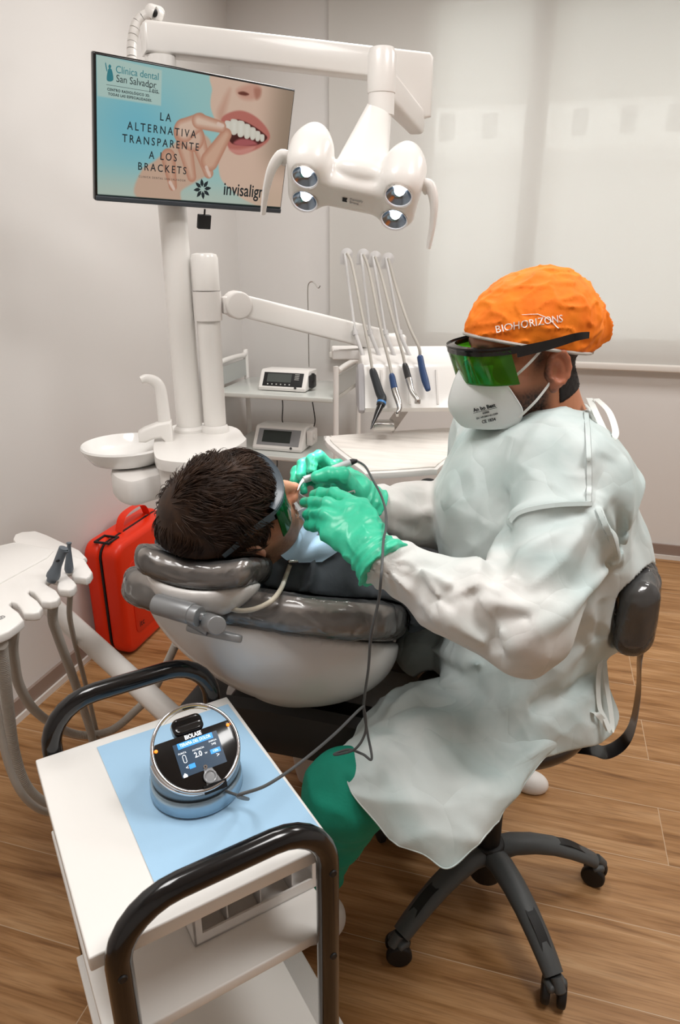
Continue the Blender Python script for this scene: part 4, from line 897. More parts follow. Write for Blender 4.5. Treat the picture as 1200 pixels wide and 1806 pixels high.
obj('back_bracket', tube(spline([SC+[.03, 0, .455], atd(1030, 1318, 1.42), atd(1072, 1326, 1.40), atd(1110, 1295, 1.39), atd(1126, 1225, 1.365), atd(1130, 1150, 1.335), bkc+bdir*.05+[0, 0, -.01]], 8), .021, 14, flat=.019, nrm0=bside), M_BLACK, stl)
def f_back(p):
    q = (p-bkc)@np.stack([bdir, bside, [0, 0, 1.0]], 1); x = q.copy(); x[:, 0] = x[:, 0]+ (q[:, 1]**2)*1.6 - .012
    return s_box(x, (0, 0, 0), (.03, .125, .064), .029) 
obj('backrest', surfnet(f_back, bkc+[-.14, -.21, -.12], bkc+[.09, .21, .12], .006), mat('wrapped_black_pad', '#29292b', .3, coat=.3), stl, 180)
def f_film(p):
    q = (p-bkc)@np.stack([bdir, bside, [0, 0, 1.0]], 1); x = q.copy(); x[:, 0] = x[:, 0]+ (q[:, 1]**2)*1.6 - .012
    return s_box(x, (0, 0, -.005), (.035, .131, .073), .033) + .005*np.abs(vnoise(p*np.array([1, 1, .4]), 30))
m_film = bpy.data.materials.new('clear_plastic_film'); m_film.use_nodes = True
def film_nodes(m):
    nt = m.node_tree; L = nt.links.new; o = nt.nodes['Material Output']; nt.nodes.remove(nt.nodes['Principled BSDF'])
    t = nt.nodes.new('ShaderNodeBsdfTransparent'); t.inputs[0].default_value = (.97, .97, .97, 1); g = nt.nodes.new('ShaderNodeBsdfGlossy'); g.inputs['Roughness'].default_value = .12
    d = nt.nodes.new('ShaderNodeBsdfDiffuse'); d.inputs[0].default_value = (.8, .8, .8, 1)
    fr = nt.nodes.new('ShaderNodeFresnel'); fr.inputs[0].default_value = 1.6
    m0 = nt.nodes.new('ShaderNodeMixShader'); m0.inputs[0].default_value = .07; L(t.outputs[0], m0.inputs[1]); L(d.outputs[0], m0.inputs[2])
    mx = nt.nodes.new('ShaderNodeMixShader'); L(fr.outputs[0], mx.inputs[0]); L(m0.outputs[0], mx.inputs[1]); L(g.outputs[0], mx.inputs[2]); L(mx.outputs[0], o.inputs[0])
    tc = nt.nodes.new('ShaderNodeTexCoord'); n = nt.nodes.new('ShaderNodeTexNoise'); n.inputs['Scale'].default_value = 11; n.inputs['Detail'].default_value = 2; n.inputs['Distortion'].default_value = 1.0; L(tc.outputs['Object'], n.inputs[0])
    b = nt.nodes.new('ShaderNodeBump'); b.inputs['Strength'].default_value = .8; b.inputs['Distance'].default_value = .02; L(n.outputs[0], b.inputs['Height'])
    for k in (g, fr): L(b.outputs[0], k.inputs['Normal'])
film_nodes(m_film)
obj('plastic_cover', surfnet(f_film, bkc+[-.15, -.22, -.14], bkc+[.1, .22, .13], .006), m_film, stl, 180)
# ================================================================== PATIENT CHAIR
AZ = rad(1); CFW = V3(math.sin(AZ), math.cos(AZ), 0); CRT = V3(math.cos(AZ), -math.sin(AZ), 0); INC = rad(30)
CS = CFW*math.cos(INC)-np.array([0, 0, math.sin(INC)]); CN = np.cross(CRT, CS)     # along the back, out of the back
T0 = V3(-.47, .94, .890); MCH = np.stack([CRT, CS, CN], 1)
def CC(x, s, n): return T0 + MCH@np.array([x, s, n])
ch = thing('patient_chair', 'reclined dental patient chair with plastic-wrapped grey cushions and white shells', 'dental chair', V3(-.42, 1.6, 0))
m_cush = mat('wrapped_taupe_cushion', '#857b73', .28, coat=.5)
m_shell = mat('chair_shell_white', '#d9d6d3', .3, coat=.3)
def rr2(x, y, hx, hy, r):
    qx = np.abs(x)-(hx-r); qy = np.abs(y)-(hy-r); return np.sqrt(np.maximum(qx, 0)**2+np.maximum(qy, 0)**2)+np.minimum(np.maximum(qx, qy), 0)-r
def f_cush(p, grow=0):
    q = (p-T0)@MCH; s = q[:, 1]; tp = 1-.22*ss(s, .2, .66); x = q[:, 0]/tp; n = q[:, 2]-.45*np.maximum(np.abs(x)-.1, 0)**2*1.2
    d2 = rr2(x, s-.33, .262+grow, .33+grow, .15); e = .026; w = np.stack([d2+e, np.abs(n)-.03-grow+e], 1)
    return np.linalg.norm(np.maximum(w, 0), axis=1)+np.minimum(w.max(1), 0)-e
lo, hi = V3(-.82, .8, .4), V3(-.1, 1.65, 1.0)
obj('back_cushion', surfnet(f_cush, lo, hi, .009), m_cush, ch, 180)
def f_shell(p):
    q = (p-T0)@MCH; s = q[:, 1]; x = q[:, 0]; n = q[:, 2]
    x = x-.42*np.maximum(0, -n-.03)
    k = (np.abs(x/(.25-.05*ss(s, .25, .62)))**1.75+np.abs((s-.325)/.32)**3.2+np.abs((n+.02)/.16)**1.7)
    d = (k**(1/2.1)-1)*.14; d = smax(d, n+.03, .008)
    d = smin(d, s_ell(q, (.03, .3, -.15), (.07, .1, .035)), .02)
    return smax(d, -s_ell(q, (.02, .17, -.185), (.05, .035, .02)), .01)
obj('back_shell', surfnet(f_shell, lo-[0, 0, .1], hi, .009), m_shell, ch, 180)
def f_bcov(p): return f_cush(p, .006)+.003*np.abs(vnoise(p*np.array([1, .4, 1]), 60))+.002*vnoise(p, 25)
obj('plastic_cover', surfnet(f_bcov, lo, hi, .008), m_film, ch, 180)
# headrest
HR = atd(352, 1012, 1.155); hx_ = nrm(atd(460, 1022, 1.135)-atd(240, 990, 1.18)); hs_ = nrm(CS*.9+CN*.1); hs_ = nrm(hs_-hx_*(hs_@hx_)); hn_ = np.cross(hx_, hs_); MH_ = np.stack([hx_, hs_, hn_], 1)
def f_hr(p, g=0):
    q = (p-HR)@MH_; x = q[:, 0]; n = q[:, 2]-2.0*x*x; return s_box(np.stack([x, q[:, 1], n], 1), (0, .02, 0), (.098+g, .07+g, .021+g), .02)
obj('head_cushion', surfnet(lambda p: f_hr(p)+.001*vnoise(p, 60), HR-.18, HR+.18, .005), m_cush, ch, 180)
def f_hsh(p):
    q = (p-HR)@MH_; x = q[:, 0]; n = q[:, 2]-2.2*x*x+.036; return smax(s_ell(np.stack([x, q[:, 1], n], 1), (0, .02, .012), (.1, .074, .05)), n-.012, .006)
obj('head_shell', surfnet(f_hsh, HR-.18, HR+.18, .005), m_shell, ch, 180)
obj('head_cover', surfnet(lambda p: f_hr(p, .004)+.002*np.abs(vnoise(p, 60)), HR-.18, HR+.18, .005), m_film, ch, 180)
g1, g2 = atd(280, 1066, 1.115), atd(336, 1082, 1.09); m_hinge = mat('hinge_silver', '#8e9092', .35, metal=.5)
ga = nrm(g2-g1)
obj('headrest_hinge', [cyl(g1-ga*.005, g2+ga*.004, .0175, 28, bevel=.002), cyl(g2-ga*.012+[.0, 0, -.001], g2+ga*.018+[.0, 0, -.001], .0165, 28, bevel=.002), cyl(atd(366, 1097, 1.11), atd(383, 1103, 1.03), .0145, 28, bevel=.002), tube([atd(340, 1092, 1.105), atd(372, 1110, 1.095)], .013, 12),
    xf(prism(spline([(a, b, 0) for a, b in ((-.05, -.01), (-.02, -.02), (.04, -.016), (.055, .0), (.03, .014), (-.03, .012))], 5, True)[:, :2], -.006, .006, bevel=.003), np.stack([nrm(atd(420, 1120, 1.12)-atd(318, 1098, 1.16)), CN, np.cross(nrm(atd(420, 1120, 1.12)-atd(318, 1098, 1.16)), CN)], 1)@np.array([[1, 0, 0], [0, 0, 1], [0, -1, 0]]).T, atd(372, 1116, 1.105))], m_hinge, ch)
obj('headrest_bar', box((HR+CC(0, .02, -.05))/2+CN*-.02, (.05, .16, .014), MCH, bevel=.005), m_hinge, ch)
# seat, leg rest, base
SH = CC(0, .6, 0)                                 # hip
def cl(x, y, z): return V3(-.42, 0, 0)+CRT*x+CFW*y+np.array([0, 0, z])
m_tau = mat('chair_base_white', '#d8d3ce', .4)
obj('seat_cushion', xf(surfnet(lambda p: s_box(p, (0, 0, 0), (.24, .34, .045), .04)+.002*vnoise(p, 20), (-.27, -.38, -.07), (.27, .38, .07), .012), np.stack([CRT, CFW, [0, 0, 1.0]], 1), cl(0, 1.74, .5)), m_cush, ch, 180)
_lt = nrm(CFW-np.array([0, 0, .22]))
obj('leg_rest', xf(surfnet(lambda p: s_box(p, (0, 0, 0), (.2, .34, .04), .035), (-.23, -.38, -.07), (.23, .38, .07), .012), np.stack([CRT, _lt, np.cross(CRT, _lt)], 1), cl(.03, 2.34, .42)), m_cush, ch, 180)
def cb(x0, x1, y0, y1, z0, z1, bevel=.01, mi=0): return box(cl((x0+x1)/2, (y0+y1)/2, (z0+z1)/2), (x1-x0, y1-y0, z1-z0), np.stack([CRT, CFW, [0, 0, 1.0]], 1), bevel, 3, mi)
RIMB = (-.235, .195, 1.22, 2.05, .43, .5)
obj('seat_rim', cb(*RIMB, .02), M_LGREY, ch)
Mxz = np.stack([CFW, np.array([0, 0, 1.0]), CRT], 1)
bpr = [(1.5, .0), (1.48, .05), (1.44, .2), (1.24, .36), (1.18, .43), (2.0, .43), (2.05, .1), (2.1, .0)]
obj('base', [prism(bpr, -.17, .2, Mxz, V3(-.42, 0, 0), bevel=.02, seg=3), cb(-.2, .22, 1.56, 2.25, 0, .06, .03)], m_tau, ch)
cvr = []
for t in np.linspace(-.2, .185, 15):
    y0 = 1.115-.0*t+1.2*max(0, t-.1)**2-.25*max(0, -t)**2+ .06*(-t-.2)*0
    cvr.append([cl(t+.02, y0+dy, z) for z, dy in ((.432, .022), (.44, .004), (.5, -.01), (.55, -.006), (.565, .01))])
obj('lift_cover', sheet(np.array(cvr), .006), M_DKPL, ch)
obj('lift_cover', [cb(-.18, .22, 1.13, 1.2, .44, .545, .01)], M_BLKM, ch)
obj('junction_box', cb(-.36, -.235, 1.22, 1.5, .3, .425, .012), M_DKPL, ch)
obj('hose_socket', cyl(atd(323, 1116, 1.56)-[0, 0, .02], atd(330, 1085, 1.56), .02, 18), M_LGREY, ch)
# ================================================================== HEADS
def f_head(p, ear=1, mouth=0.0):
    """p in head space: x right, y forward, z up"""
    ax = np.abs(p[:, 0]); q = np.stack([ax, p[:, 1], p[:, 2]], 1)
    d = s_ell(q, (0, -.012, .045), (.077, .099, .083))
    d = smin(d, s_ell(q, (0, .03, -.03), (.062, .068, .085)), .03)
    d = smin(d, s_ell(q, (0, .04, -.078-mouth*.4), (.05, .052, .034)), .025)
    d = smin(d, s_ell(q, (0, .084, -.1-mouth), (.02, .016, .017)), .02)
    d = smin(d, s_ell(q, (.046, .058, -.012), (.024, .028, .022)), .02)
    d = smin(d, s_cap(q, (0, .086, .03), (.04, .078, .034), .011), .016)
    d = smax(d, -s_ell(q, (.032, .101, .01), (.019, .016, .012)), .012)
    d = smin(d, s_ell(q, (.032, .083, .009), (.0145, .0125, .0125)), .004)
    d = smin(d, s_chain(q, [(0, .088, .02), (0, .104, -.008), (0, .117, -.025)], [.008, .0095, .011], .01), .01)
    d = smin(d, s_ell(q, (.013, .104, -.031), (.008, .011, .008)), .007)
    d = smax(d, -s_ell(q, (.0065, .11, -.038), (.004, .006, .004)), .003)
    d = smin(d, s_ecap(q, (0, .0985, -.056), (.018, .09, -.06), (.005, .006), (.003, .004), np.array([0, 0, 1.0])), .006)
    d = smin(d, s_ecap(q, (0, .0965, -.068-mouth), (.016, .09, -.066-mouth*.8), (.006, .007), (.003, .004), np.array([0, 0, 1.0])), .006)
    if mouth: d = smax(d, -s_ell(q, (0, .1, -.063-mouth*.5), (.022, .03, .004+mouth*.5)), .004)
    else: d = smax(d, -s_ell(q, (0, .108, -.0622), (.02, .012, .0012)), .002)
    # ear
    e = s_ell(q, (.078, -.012, -.018), (.009, .02, .032))
    e = smax(e, -s_ell(q, (.089, -.008, -.02), (.01, .011, .018)), .005)
    t = np.linspace(-2.4, 2.2, 9); rim = [(.083+.004*math.cos(a*.5), -.014-.019*math.cos(a)*.9, .027*math.sin(a)-.013) for a in t]
    e = smin(e, s_chain(q, rim, [.0035]*9, .003), .004); e = smin(e, s_ell(q, (.081, -.004, -.046), (.006, .008, .009)), .006)
    e = smin(e, s_ell(q, (.078, .004, -.022), (.006, .005, .008)), .005)
    if ear: d = smin(d, e, .006)
    # neck
    d = smin(d, s_ecap(q, (0, -.025, -.06), (0, -.045, -.19), (.052, .058), (.056, .066), np.array([1.0, 0, 0])), .025)
    return d
def head_colors(p, skin, beard, bcol, stub=1.0):
    ax = np.abs(p[:, 0]); y, z = p[:, 1], p[:, 2]
    c = np.tile(np.array(lin(skin)[:3]), (len(p), 1))
    n = vnoise(p, 180)*.5+vnoise(p, 60)*.5
    c = c*(1+.07*n[:, None])
    def blend(m, col): nonlocal c; m = np.clip(m, 0, 1)[:, None]; c = c*(1-m)+np.array(lin(col)[:3])[None]*m
    blend(.45*np.exp(-(((ax-.045)/.025)**2+((z+.02)/.025)**2))*(y > .03), '#b0604a')
    blend(.5*np.exp(-((ax/.02)**2+((z+.026)/.018)**2))*(y > .095), '#b5624c')
    blend(.4*(ax > .08)*1.0, '#b4624c')
    lip = np.exp(-((ax/.02)**4+((z+.062)/.010)**4))*(y > .088); blend(.8*lip, '#a9584e')
    eye = np.exp(-(((ax-.032)/.011)**4+((z-.007)/.0018)**4))*(y > .08); blend(eye, '#2a1c16')
    brow = np.exp(-(((ax-.032)/.02)**4+((z-.032-.05*(ax-.02))/.0045)**4))*(y > .06); blend(brow*.9, '#2c1f18')
    if beard:
        m = ss(z, -.035, -.06)*ss(z, -.128, -.112)*ss(y, -.022, .004) + ss(ax, .06, .068)*ss(z, .045, .03)*ss(z, -.06, -.03)*np.exp(-((y-.012)/.014)**2)
        m = m*(1-np.exp(-((ax/.02)**4+((z+.064)/.011)**4)))
        m = np.clip(m, 0, 1)*(.78+.22*ss(vnoise(p*np.array([1, 1, .5]), 900)+.4*vnoise(p, 300), -.35, .45))
        blend(m*stub, bcol)
    return c
def strands(name, roots, dirs, lens, lift, head_fn, M, t, r, m, parent, seed=0, nseg=7, gravity=None, label=None, curl=.35, avoid=None):
    """one mesh of tapered hair strands that hug the head"""
    rg = np.random.default_rng(seed); n = len(roots); P = roots.copy(); d = dirs.copy(); path = []
    def grad(p):
        e = .002; g = np.stack([head_fn(p+np.eye(3)[k]*e)-head_fn(p-np.eye(3)[k]*e) for k in range(3)], 1); return g/np.maximum(np.linalg.norm(g, axis=1, keepdims=True), 1e-9)
    for k in range(nseg+1):
        f_ = k/nseg; g = grad(P); dist = head_fn(P)
        want = lift*(.15+.85*math.sin(math.pi*min(.5, f_*.6)))
        P = P + g*(want-dist)[:, None]*(1 if k == 0 else .6); path.append(P.copy())
        if gravity is not None: d = d+gravity*.12
        sw = np.stack([vnoise(P+11.3*j+5, 34) for j in range(3)], 1)*curl + rg.normal(size=P.shape)*.07
        d = d+sw; d = d-g*(d*g).sum(1, keepdims=True); d /= np.maximum(np.linalg.norm(d, axis=1, keepdims=True), 1e-9)
        P = P+d*(lens/nseg)[:, None]
    path = np.stack(path, 1)
    if avoid is not None:
        ok = (avoid((path.reshape(-1, 3)@M.T+t)).reshape(path.shape[:2]) > .0015).all(1); path = path[ok]; n = len(path)
    T = np.gradient(path, axis=1); T /= np.maximum(np.linalg.norm(T, axis=2, keepdims=True), 1e-9)
    a = np.broadcast_to(np.array([.3, .2, .93]), T.shape); N = np.cross(T, a); N /= np.maximum(np.linalg.norm(N, axis=2, keepdims=True), 1e-9); B = np.cross(T, N)
    rad_ = r*np.array([.7]+[1-.85*(k/nseg)**2 for k in range(1, nseg+1)])[None, :, None]*rg.uniform(.6, 1.3, (n, 1, 1))
    ring = [path+(N*math.cos(a_)+B*math.sin(a_))*rad_ for a_ in (0, 2.1, 4.2)]
    V = np.stack(ring, 2).reshape(-1, 3); base = (np.arange(n)*(nseg+1)*3)[:, None, None]; kk = (np.arange(nseg)*3)[None, :, None]; j = np.arange(3)[None, None, :]; j2 = (j+1) % 3
    F = np.stack([base+kk+j, base+kk+j2, base+kk+3+j2, base+kk+3+j], -1).reshape(-1, 4)
    return obj(name, (V@M.T+t, F.tolist(), 0), m, parent, 180, label)
# ================================================================== PATIENT
PH = V3(-.483, 1.022, 1.012); pr_ = nrm(V3(.726, -.609, -.32)); pf_ = V3(.674, .536, .508); pf_ = nrm(pf_-pr_*(pf_@pr_)); pu_ = np.cross(pr_, pf_); PM = np.stack([pr_, pf_, pu_], 1)
def PHW(x, y, z): return PH + PM@np.array([x, y, z])
pa = thing('person', 'person lying back in the dental chair in a dark grey shirt, wearing dark green goggles', 'person', V3(-.42, 1.6, 0))
sh_c = CC(.01, .2, .085); hip = CC(.02, .62, .09)
nb_p = PHW(0, -.04, -.12)
def f_torso(p, g=0):
    d = s_ecap(p, sh_c, hip, (.175+g, .082+g), (.155+g, .09+g), CRT)
    d = smin(d, s_cap(p, sh_c-CRT*.15-CS*.03, sh_c+CRT*.16-CS*.03, .052+g), .05)
    return d
shR = sh_c+CRT*.185-CS*.015; elR = CC(.27, .45, .07); wrR = CC(.1, .6, .185)
shL = sh_c-CRT*.185-CS*.015; elL = CC(-.27, .45, .07); wrL = CC(-.1, .58, .185)
kn = [cl(.05+s_*.1, 2.02, .6) for s_ in (-1, 1)]; an_ = [cl(.1+s_*.09, 2.42, .49) for s_ in (-1, 1)]
def f_arms(p, g=0):
    d = None
    for a, b, c in ((shR, elR, wrR), (shL, elL, wrL)):
        e = s_chain(p, [a, b, c], [.05+g, .042+g, .03+g], .02); d = e if d is None else np.minimum(d, e)
    return d
def f_pbody(p):
    d = f_head((p-PH)@PM, 1, .012)
    d = smin(d, s_cap(p, nb_p, sh_c-CS*.02, .058, .07), .03); d = smin(d, f_torso(p, -.018), .03)
    d = smin(d, f_arms(p, -.008), .02); d = np.maximum(d, .013-f_cush(p)); return np.maximum(d, .009-f_hr(p))
lo, hi = PH-.17, PH+.17
gb = surfnet(f_pbody, V3(-.76, .86, .58), V3(-.1, 1.62, 1.16), .0042)
colr = head_colors((gb[0]-PH)@PM, '#cf9878', True, '#5a4436', .7)
m_skin = mat('skin', '#c08a70', .5, attr='Col', sub=.06, bump=(700, .12, .0006))
obj('body', gb, m_skin, pa, 180, colors=colr)
m_shirt = mat('dark_grey_shirt', '#5d646b', .8, bump=(220, .25, .001), var=(9, '#4a5157'))
def f_shirt(p):
    d = smin(f_torso(p, .012), f_arms(p, .016), .035)
    w = p+.02*np.stack([vnoise(p, 7), vnoise(p+3, 7), vnoise(p+7, 7)], 1)
    d = d - .017*((1-np.abs(vnoise(w*np.array([1.2, .5, 1]), 13)))**3-.3)-.009*((1-np.abs(vnoise(w*np.array([.6, 1.2, 1])+4, 26)))**5-.2) - .004*vnoise(p, 11)
    nd = s_cap(p, PHW(0, -.02, -.05), nb_p+(sh_c-nb_p)*.35, .066, .074); d = smin(d, s_cap(p, nb_p-(sh_c-nb_p)*.05, sh_c-CS*.02, .071, .085), .03)
    cut = (p-(nb_p+pu_*.018))@nrm(nb_p-sh_c)
    d = np.where(np.linalg.norm(p-nb_p, axis=1) < .13, smax(d, cut, .006), d)
    for c in (wrR, wrL): d = smax(d, -(np.linalg.norm(p-c, axis=1)-.04), .004)
    d = np.maximum(d, .011-f_cush(p)); return np.maximum(d, .010-f_hr(p))
obj('shirt', surfnet(f_shirt, V3(-.86, .9, .4), V3(.05, 1.75, 1.06), .0075), m_shirt, pa, 180)
clp = [PHW(.066*math.sin(a), -.04-.064*math.cos(a), -.115+.008*math.cos(a)) for a in np.linspace(1.15, 2*math.pi-1.15, 21)]
obj('collar', tube(clp, .013, 10, flat=.006, nrm0=nrm(nb_p-sh_c)), mat('collar_blue_grey', '#4b5a68', .8, bump=(300, .3, .001)), pa)
m_trs = mat('dark_trousers', '#2b2e33', .8)
SEATC, LEGC = cl(0, 1.74, .5), cl(.03, 2.34, .42)
def f_chairpads(p):
    A = np.stack([CRT, CFW, [0, 0, 1.0]], 1); B = np.stack([CRT, _lt, np.cross(CRT, _lt)], 1)
    return np.minimum(np.minimum(s_box(p, SEATC, (.24, .34, .045), .04, A), s_box(p, LEGC, (.2, .34, .04), .035, B)), f_cush(p))
obj('trousers', surfnet(lambda p: np.maximum(.012-f_chairpads(p), smin(s_ecap(p, hip-CS*.08, cl(.02, 1.66, .6), (.165, .11), (.17, .1), CRT), np.minimum(s_chain(p, [cl(-.07, 1.65, .6), kn[0], an_[0]], [.085, .062, .045]), s_chain(p, [cl(.11, 1.65, .6), kn[1], an_[1]], [.085, .062, .045])), .03)+.004*vnoise(p, 14)), V3(-.75, 1.2, .45), V3(.1, 2.65, .85), .012), m_trs, pa, 180)
for s_, a in zip((-1, 1), an_):
    obj('shoe', surfnet(lambda p: smin(s_cap(p, a-CFW*-.02, a+CFW*.05+[0, 0, .0], .045, .045), s_ecap(p, a+CFW*.06+[0, 0, .0], a+CFW*.1+[0, 0, .11], (.045, .04), (.04, .028), CRT), .02), a-[.1, .1, .1], a+[.15, .2, .25], .008), M_BLKM, pa, 180)
    w = wrR if s_ > 0 else wrL; xx = -CRT*s_
    dr = nrm(xx*.85+CS*.35)
    pal = [w+dr*.02, w+dr*.05+CN*.006, w+dr*.085+CN*.008]
    up_ = np.cross(dr, CN)
    def f_hand(p):
        d = s_ecap(p, w, w+dr*.07, (.03, .016), (.04, .014), up_)
        for k, (o_, l_) in enumerate(((-.03, .065), (-.01, .075), (.011, .07), (.03, .055))):
            k0 = w+dr*.08+up_*o_+CN*.004; d = smin(d, s_chain(p, [k0, k0+dr*l_*.5+CN*.004, k0+dr*l_*.95-CN*.012], [.0095, .0085, .007]), .006)
        return smin(d, s_chain(p, [w+dr*.02-up_*.03*s_, w+dr*.05-up_*.055*s_, w+dr*.085-up_*.058*s_], [.013, .011, .009]), .01)
    gh = surfnet(f_hand, w-.17, w+.17, .005); obj('hand', gh, m_skin, pa, 180, colors=np.tile(np.array(lin('#c08a70')[:3]), (len(gh[0]), 1)))
# hair
def f_cran(p):
    d = s_ell(p, (0, -.014, .041), (.078, .101, .083)); return smin(d, s_ell(p, (0, -.05, -.03), (.06, .045, .06)), .03)
def hairline(p):
    """positive where hair grows"""
    y, z, ax = p[:, 1], p[:, 2], np.abs(p[:, 0]); front = .075-.6*np.maximum(ax-.045, 0)-y; lowl = np.where(y > .012, z-.012+.0*y, z+.075+ (y+.05)*-.6)
    lowl = np.where((y > -.02) & (y < .028), z+.03-.9*(y-.012), lowl); return np.minimum(np.where(z > .03, front+ (z-.05)*.35, .09-y), lowl)
m_hair = mat('dark_brown_hair', '#22150e', .5, spec=.3, var=(50, '#3b2719', (1, 1, 1)))
def f_hairbase(p): return np.maximum(smax(f_cran(p)-.009-.003*vnoise(p, 30), -hairline(p)*.9, .012), .008-f_hr(p@PM.T+PH))
hairb = obj('hair', xf(surfnet(f_hairbase, (-.12, -.15, -.13), (.12, .13, .17), .005), PM, PH), m_hair, pa, 180)
rg = np.random.default_rng(4); R_ = rg.normal(size=(26000, 3)); R_ /= np.linalg.norm(R_, axis=1, keepdims=True)
R_ = R_*np.array([.078, .101, .083])+np.array([0, -.014, .041]); low = rg.random(len(R_)) < .25; R_[low, 2] -= rg.random(low.sum())*.09
for _ in range(3):
    e = .002; g = np.stack([f_cran(R_+np.eye(3)[k]*e)-f_cran(R_-np.eye(3)[k]*e) for k in range(3)], 1); g /= np.linalg.norm(g, axis=1, keepdims=True); R_ = R_-g*f_cran(R_)[:, None]
R_ = R_[hairline(R_) > .004][:8000]
WH = np.array([-.012, -.075, .105]); dv = R_-WH; tw = np.cross(dv, np.array([0, -.55, .83])); dirs = dv/np.linalg.norm(dv, axis=1, keepdims=True)+.35*tw/np.maximum(np.linalg.norm(tw, axis=1, keepdims=True), .01)
front_ = ss(R_[:, 1], -.03, .05)[:, None]; dirs = dirs*(1-front_*.6)+front_*np.array([.45, .6, -.1])
strands('hair_strands', R_, dirs, rg.uniform(.035, .075, len(R_)), .009+.010*rg.random(len(R_))+.007*vnoise(R_, 25), f_cran, PM, PH, .0011, m_hair, hairb, 5, curl=.45, avoid=lambda p: np.minimum(f_hr(p)-.006, f_cush(p)-.006))
# goggles
m_lensg = mat('green_laser_lens', '#1f6a2a', .06, trans=.55, coat=.6, spec=.6)
m_fr = mat('slate_goggle_frame', '#46525c', .3, coat=.3)
def goggles(name, label, M, t, w, zt, zb, y0, fw, m_frame, m_lens, tip, side=1.0, band=.006):
    g = thing(name, label, 'goggles', t+M@np.array([0, .1, .02]))
    A = np.linspace(-1.32, 1.32, 29)
    def pt(a, z, k=0): return t+M@np.array([(w+k)*math.sin(a)*1.0, y0+(fw+k)*(math.cos(a)**.75), z-.004*math.sin(a)**2])
    rows = np.linspace(zb, zt, 7)
    Gd = np.array([[pt(a, z, .0)-M@np.array([0, .012*(1-(z-zb)/(zt-zb)), 0]) - M@np.array([0, 0, -.022*(1-(z-zb)/(zt-zb))*(1-min(1, abs(a)/.25))]) for z in rows] for a in A])
    obj('lens', sheet(Gd, .0022), m_lens, g)
    obj('brow_frame', tube([pt(a, zt, .001) for a in np.linspace(-1.45, 1.45, 31)], .0045 if tip < 0 else .006, 10, flat=band, nrm0=M[:, 2]), m_frame, g)
    obj('brow_flange', sheet(np.array([[pt(a, zt+.002, .002), pt(a, zt+.003, -.008), pt(a*1.0, zt+.004, -.013)] for a in A]), .0025), m_frame, g)
    obj('lens_rim', tube([Gd[i, 0] for i in range(29)], .0016, 8), m_lens, g)
    for s_ in (-1, 1):
        tp_ = [pt(s_*1.4, zt-.004, .001), t+M@np.array([s_*(w+.003+max(0, tip)*.5), y0-.02, zt-.004]), t+M@np.array([s_*(w+.004+max(0, tip)), y0-.06, zt-.001+min(tip, .003)]), t+M@np.array([s_*(w+.003+max(0, tip)*.9), y0-.085, zt-.004+min(tip, .004)])]
        obj('temple_arm', tube(spline(tp_, 6), np.linspace(.009, .005, 19), 10, flat=.0028, nrm0=M[:, 2]), m_frame, g)
    return g
goggles('laser_goggles', "dark green wraparound laser goggles over the lying patient's eyes", PM, PH, .086, .052, -.012, .035, .072, m_fr, m_lensg, -.008, band=.0065)
# cheek retractor, bib, chain
rt_ = thing('cheek_retractor', 'clear white cheek retractor holding the patient\'s mouth open', 'retractor', PHW(0, .1, -.07))
m_clear = mat('clear_white_plastic', '#eef1f4', .15, trans=.3, coat=.4)
obj('frame', [tube([PHW(.03*math.cos(a), .104-.35*(.03*math.cos(a))**2*25*.04, -.068+.02*math.sin(a)) for a in np.linspace(0, 2*math.pi, 33)[:-1]], .0035, 10, closed=True, flat=.005)], m_clear, rt_)
for s_ in (-1, 1): obj('wing', sheet(np.array([[PHW(s_*(.026+.004*u_), .098+.016*u_*(1), -.086+.036*v_) for v_ in np.linspace(0, 1, 6)] for u_ in np.linspace(0, 1.5, 6)]), .002), m_clear, rt_)
obj('film', sheet(np.array([[PHW(-.012+.03*u_+.004*math.sin(7*v_), .112+.012*v_+.004*math.sin(9*u_), -.045+.02*v_-.03*u_) for v_ in np.linspace(0, 1, 7)] for u_ in np.linspace(0, 1, 7)]), .0012), m_clear, rt_)
th = [xf(box((0, 0, 0), (.0065, .004, .009), bevel=.0018), PM, PHW(x_, .092-.9*x_*x_*14*.1, -.062)) for x_ in np.linspace(-.02, .02, 7)]
obj('teeth', th, mat('tooth_white', '#f1ece0', .3), pa)
def on_surf(x, y, fn, off, D0=1.0):
    o = atd(x, y, D0)[None]; d = nrm(ray(x, y))[None]
    for _ in range(60): o = o+d*np.clip(fn(o), -.01, .01)[:, None]*.8
    return o[0]-d[0]*off
bb = surf([[on_surf(x, y, f_shirt, .013+.004*k) for k, (x, y) in enumerate(row)] for row in ([(494, 978), (512, 950), (530, 925)], [(506, 988), (538, 958), (566, 930)], [(525, 992), (558, 972), (592, 948)], [(568, 991), (588, 978), (612, 962)])], 6, 6)
bib = obj('dental_bib', sheet(bb, .0015), mat('bib_blue', '#b4d3ea', .85, bump=(420, .4, .001, (1, 1, 1)))); tag(bib, "light blue paper bib spread over the lying patient's chest", 'bib')
f_sc = lambda p: np.minimum(np.minimum(f_shirt(p), f_cush(p)-.01), f_hr(p)-.008)
nc = thing('bib_clip_cord', "pale plastic bib cord running from the bib clip round the patient's neck", 'bib clip', atd(515, 990, 1.28))
obj('cord', tube(spline([on_surf(512, 996, f_sc, .011), on_surf(505, 1015, f_sc, .011), on_surf(496, 1038, f_sc, .011), on_surf(482, 1057, f_sc, .011), on_surf(465, 1068, f_sc, .011), on_surf(445, 1075, f_sc, .011), on_surf(425, 1077, f_sc, .009), on_surf(408, 1074, f_sc, .004)], 7), .0042, 10), mat('pale_silicone', '#cfc6b4', .5), nc)
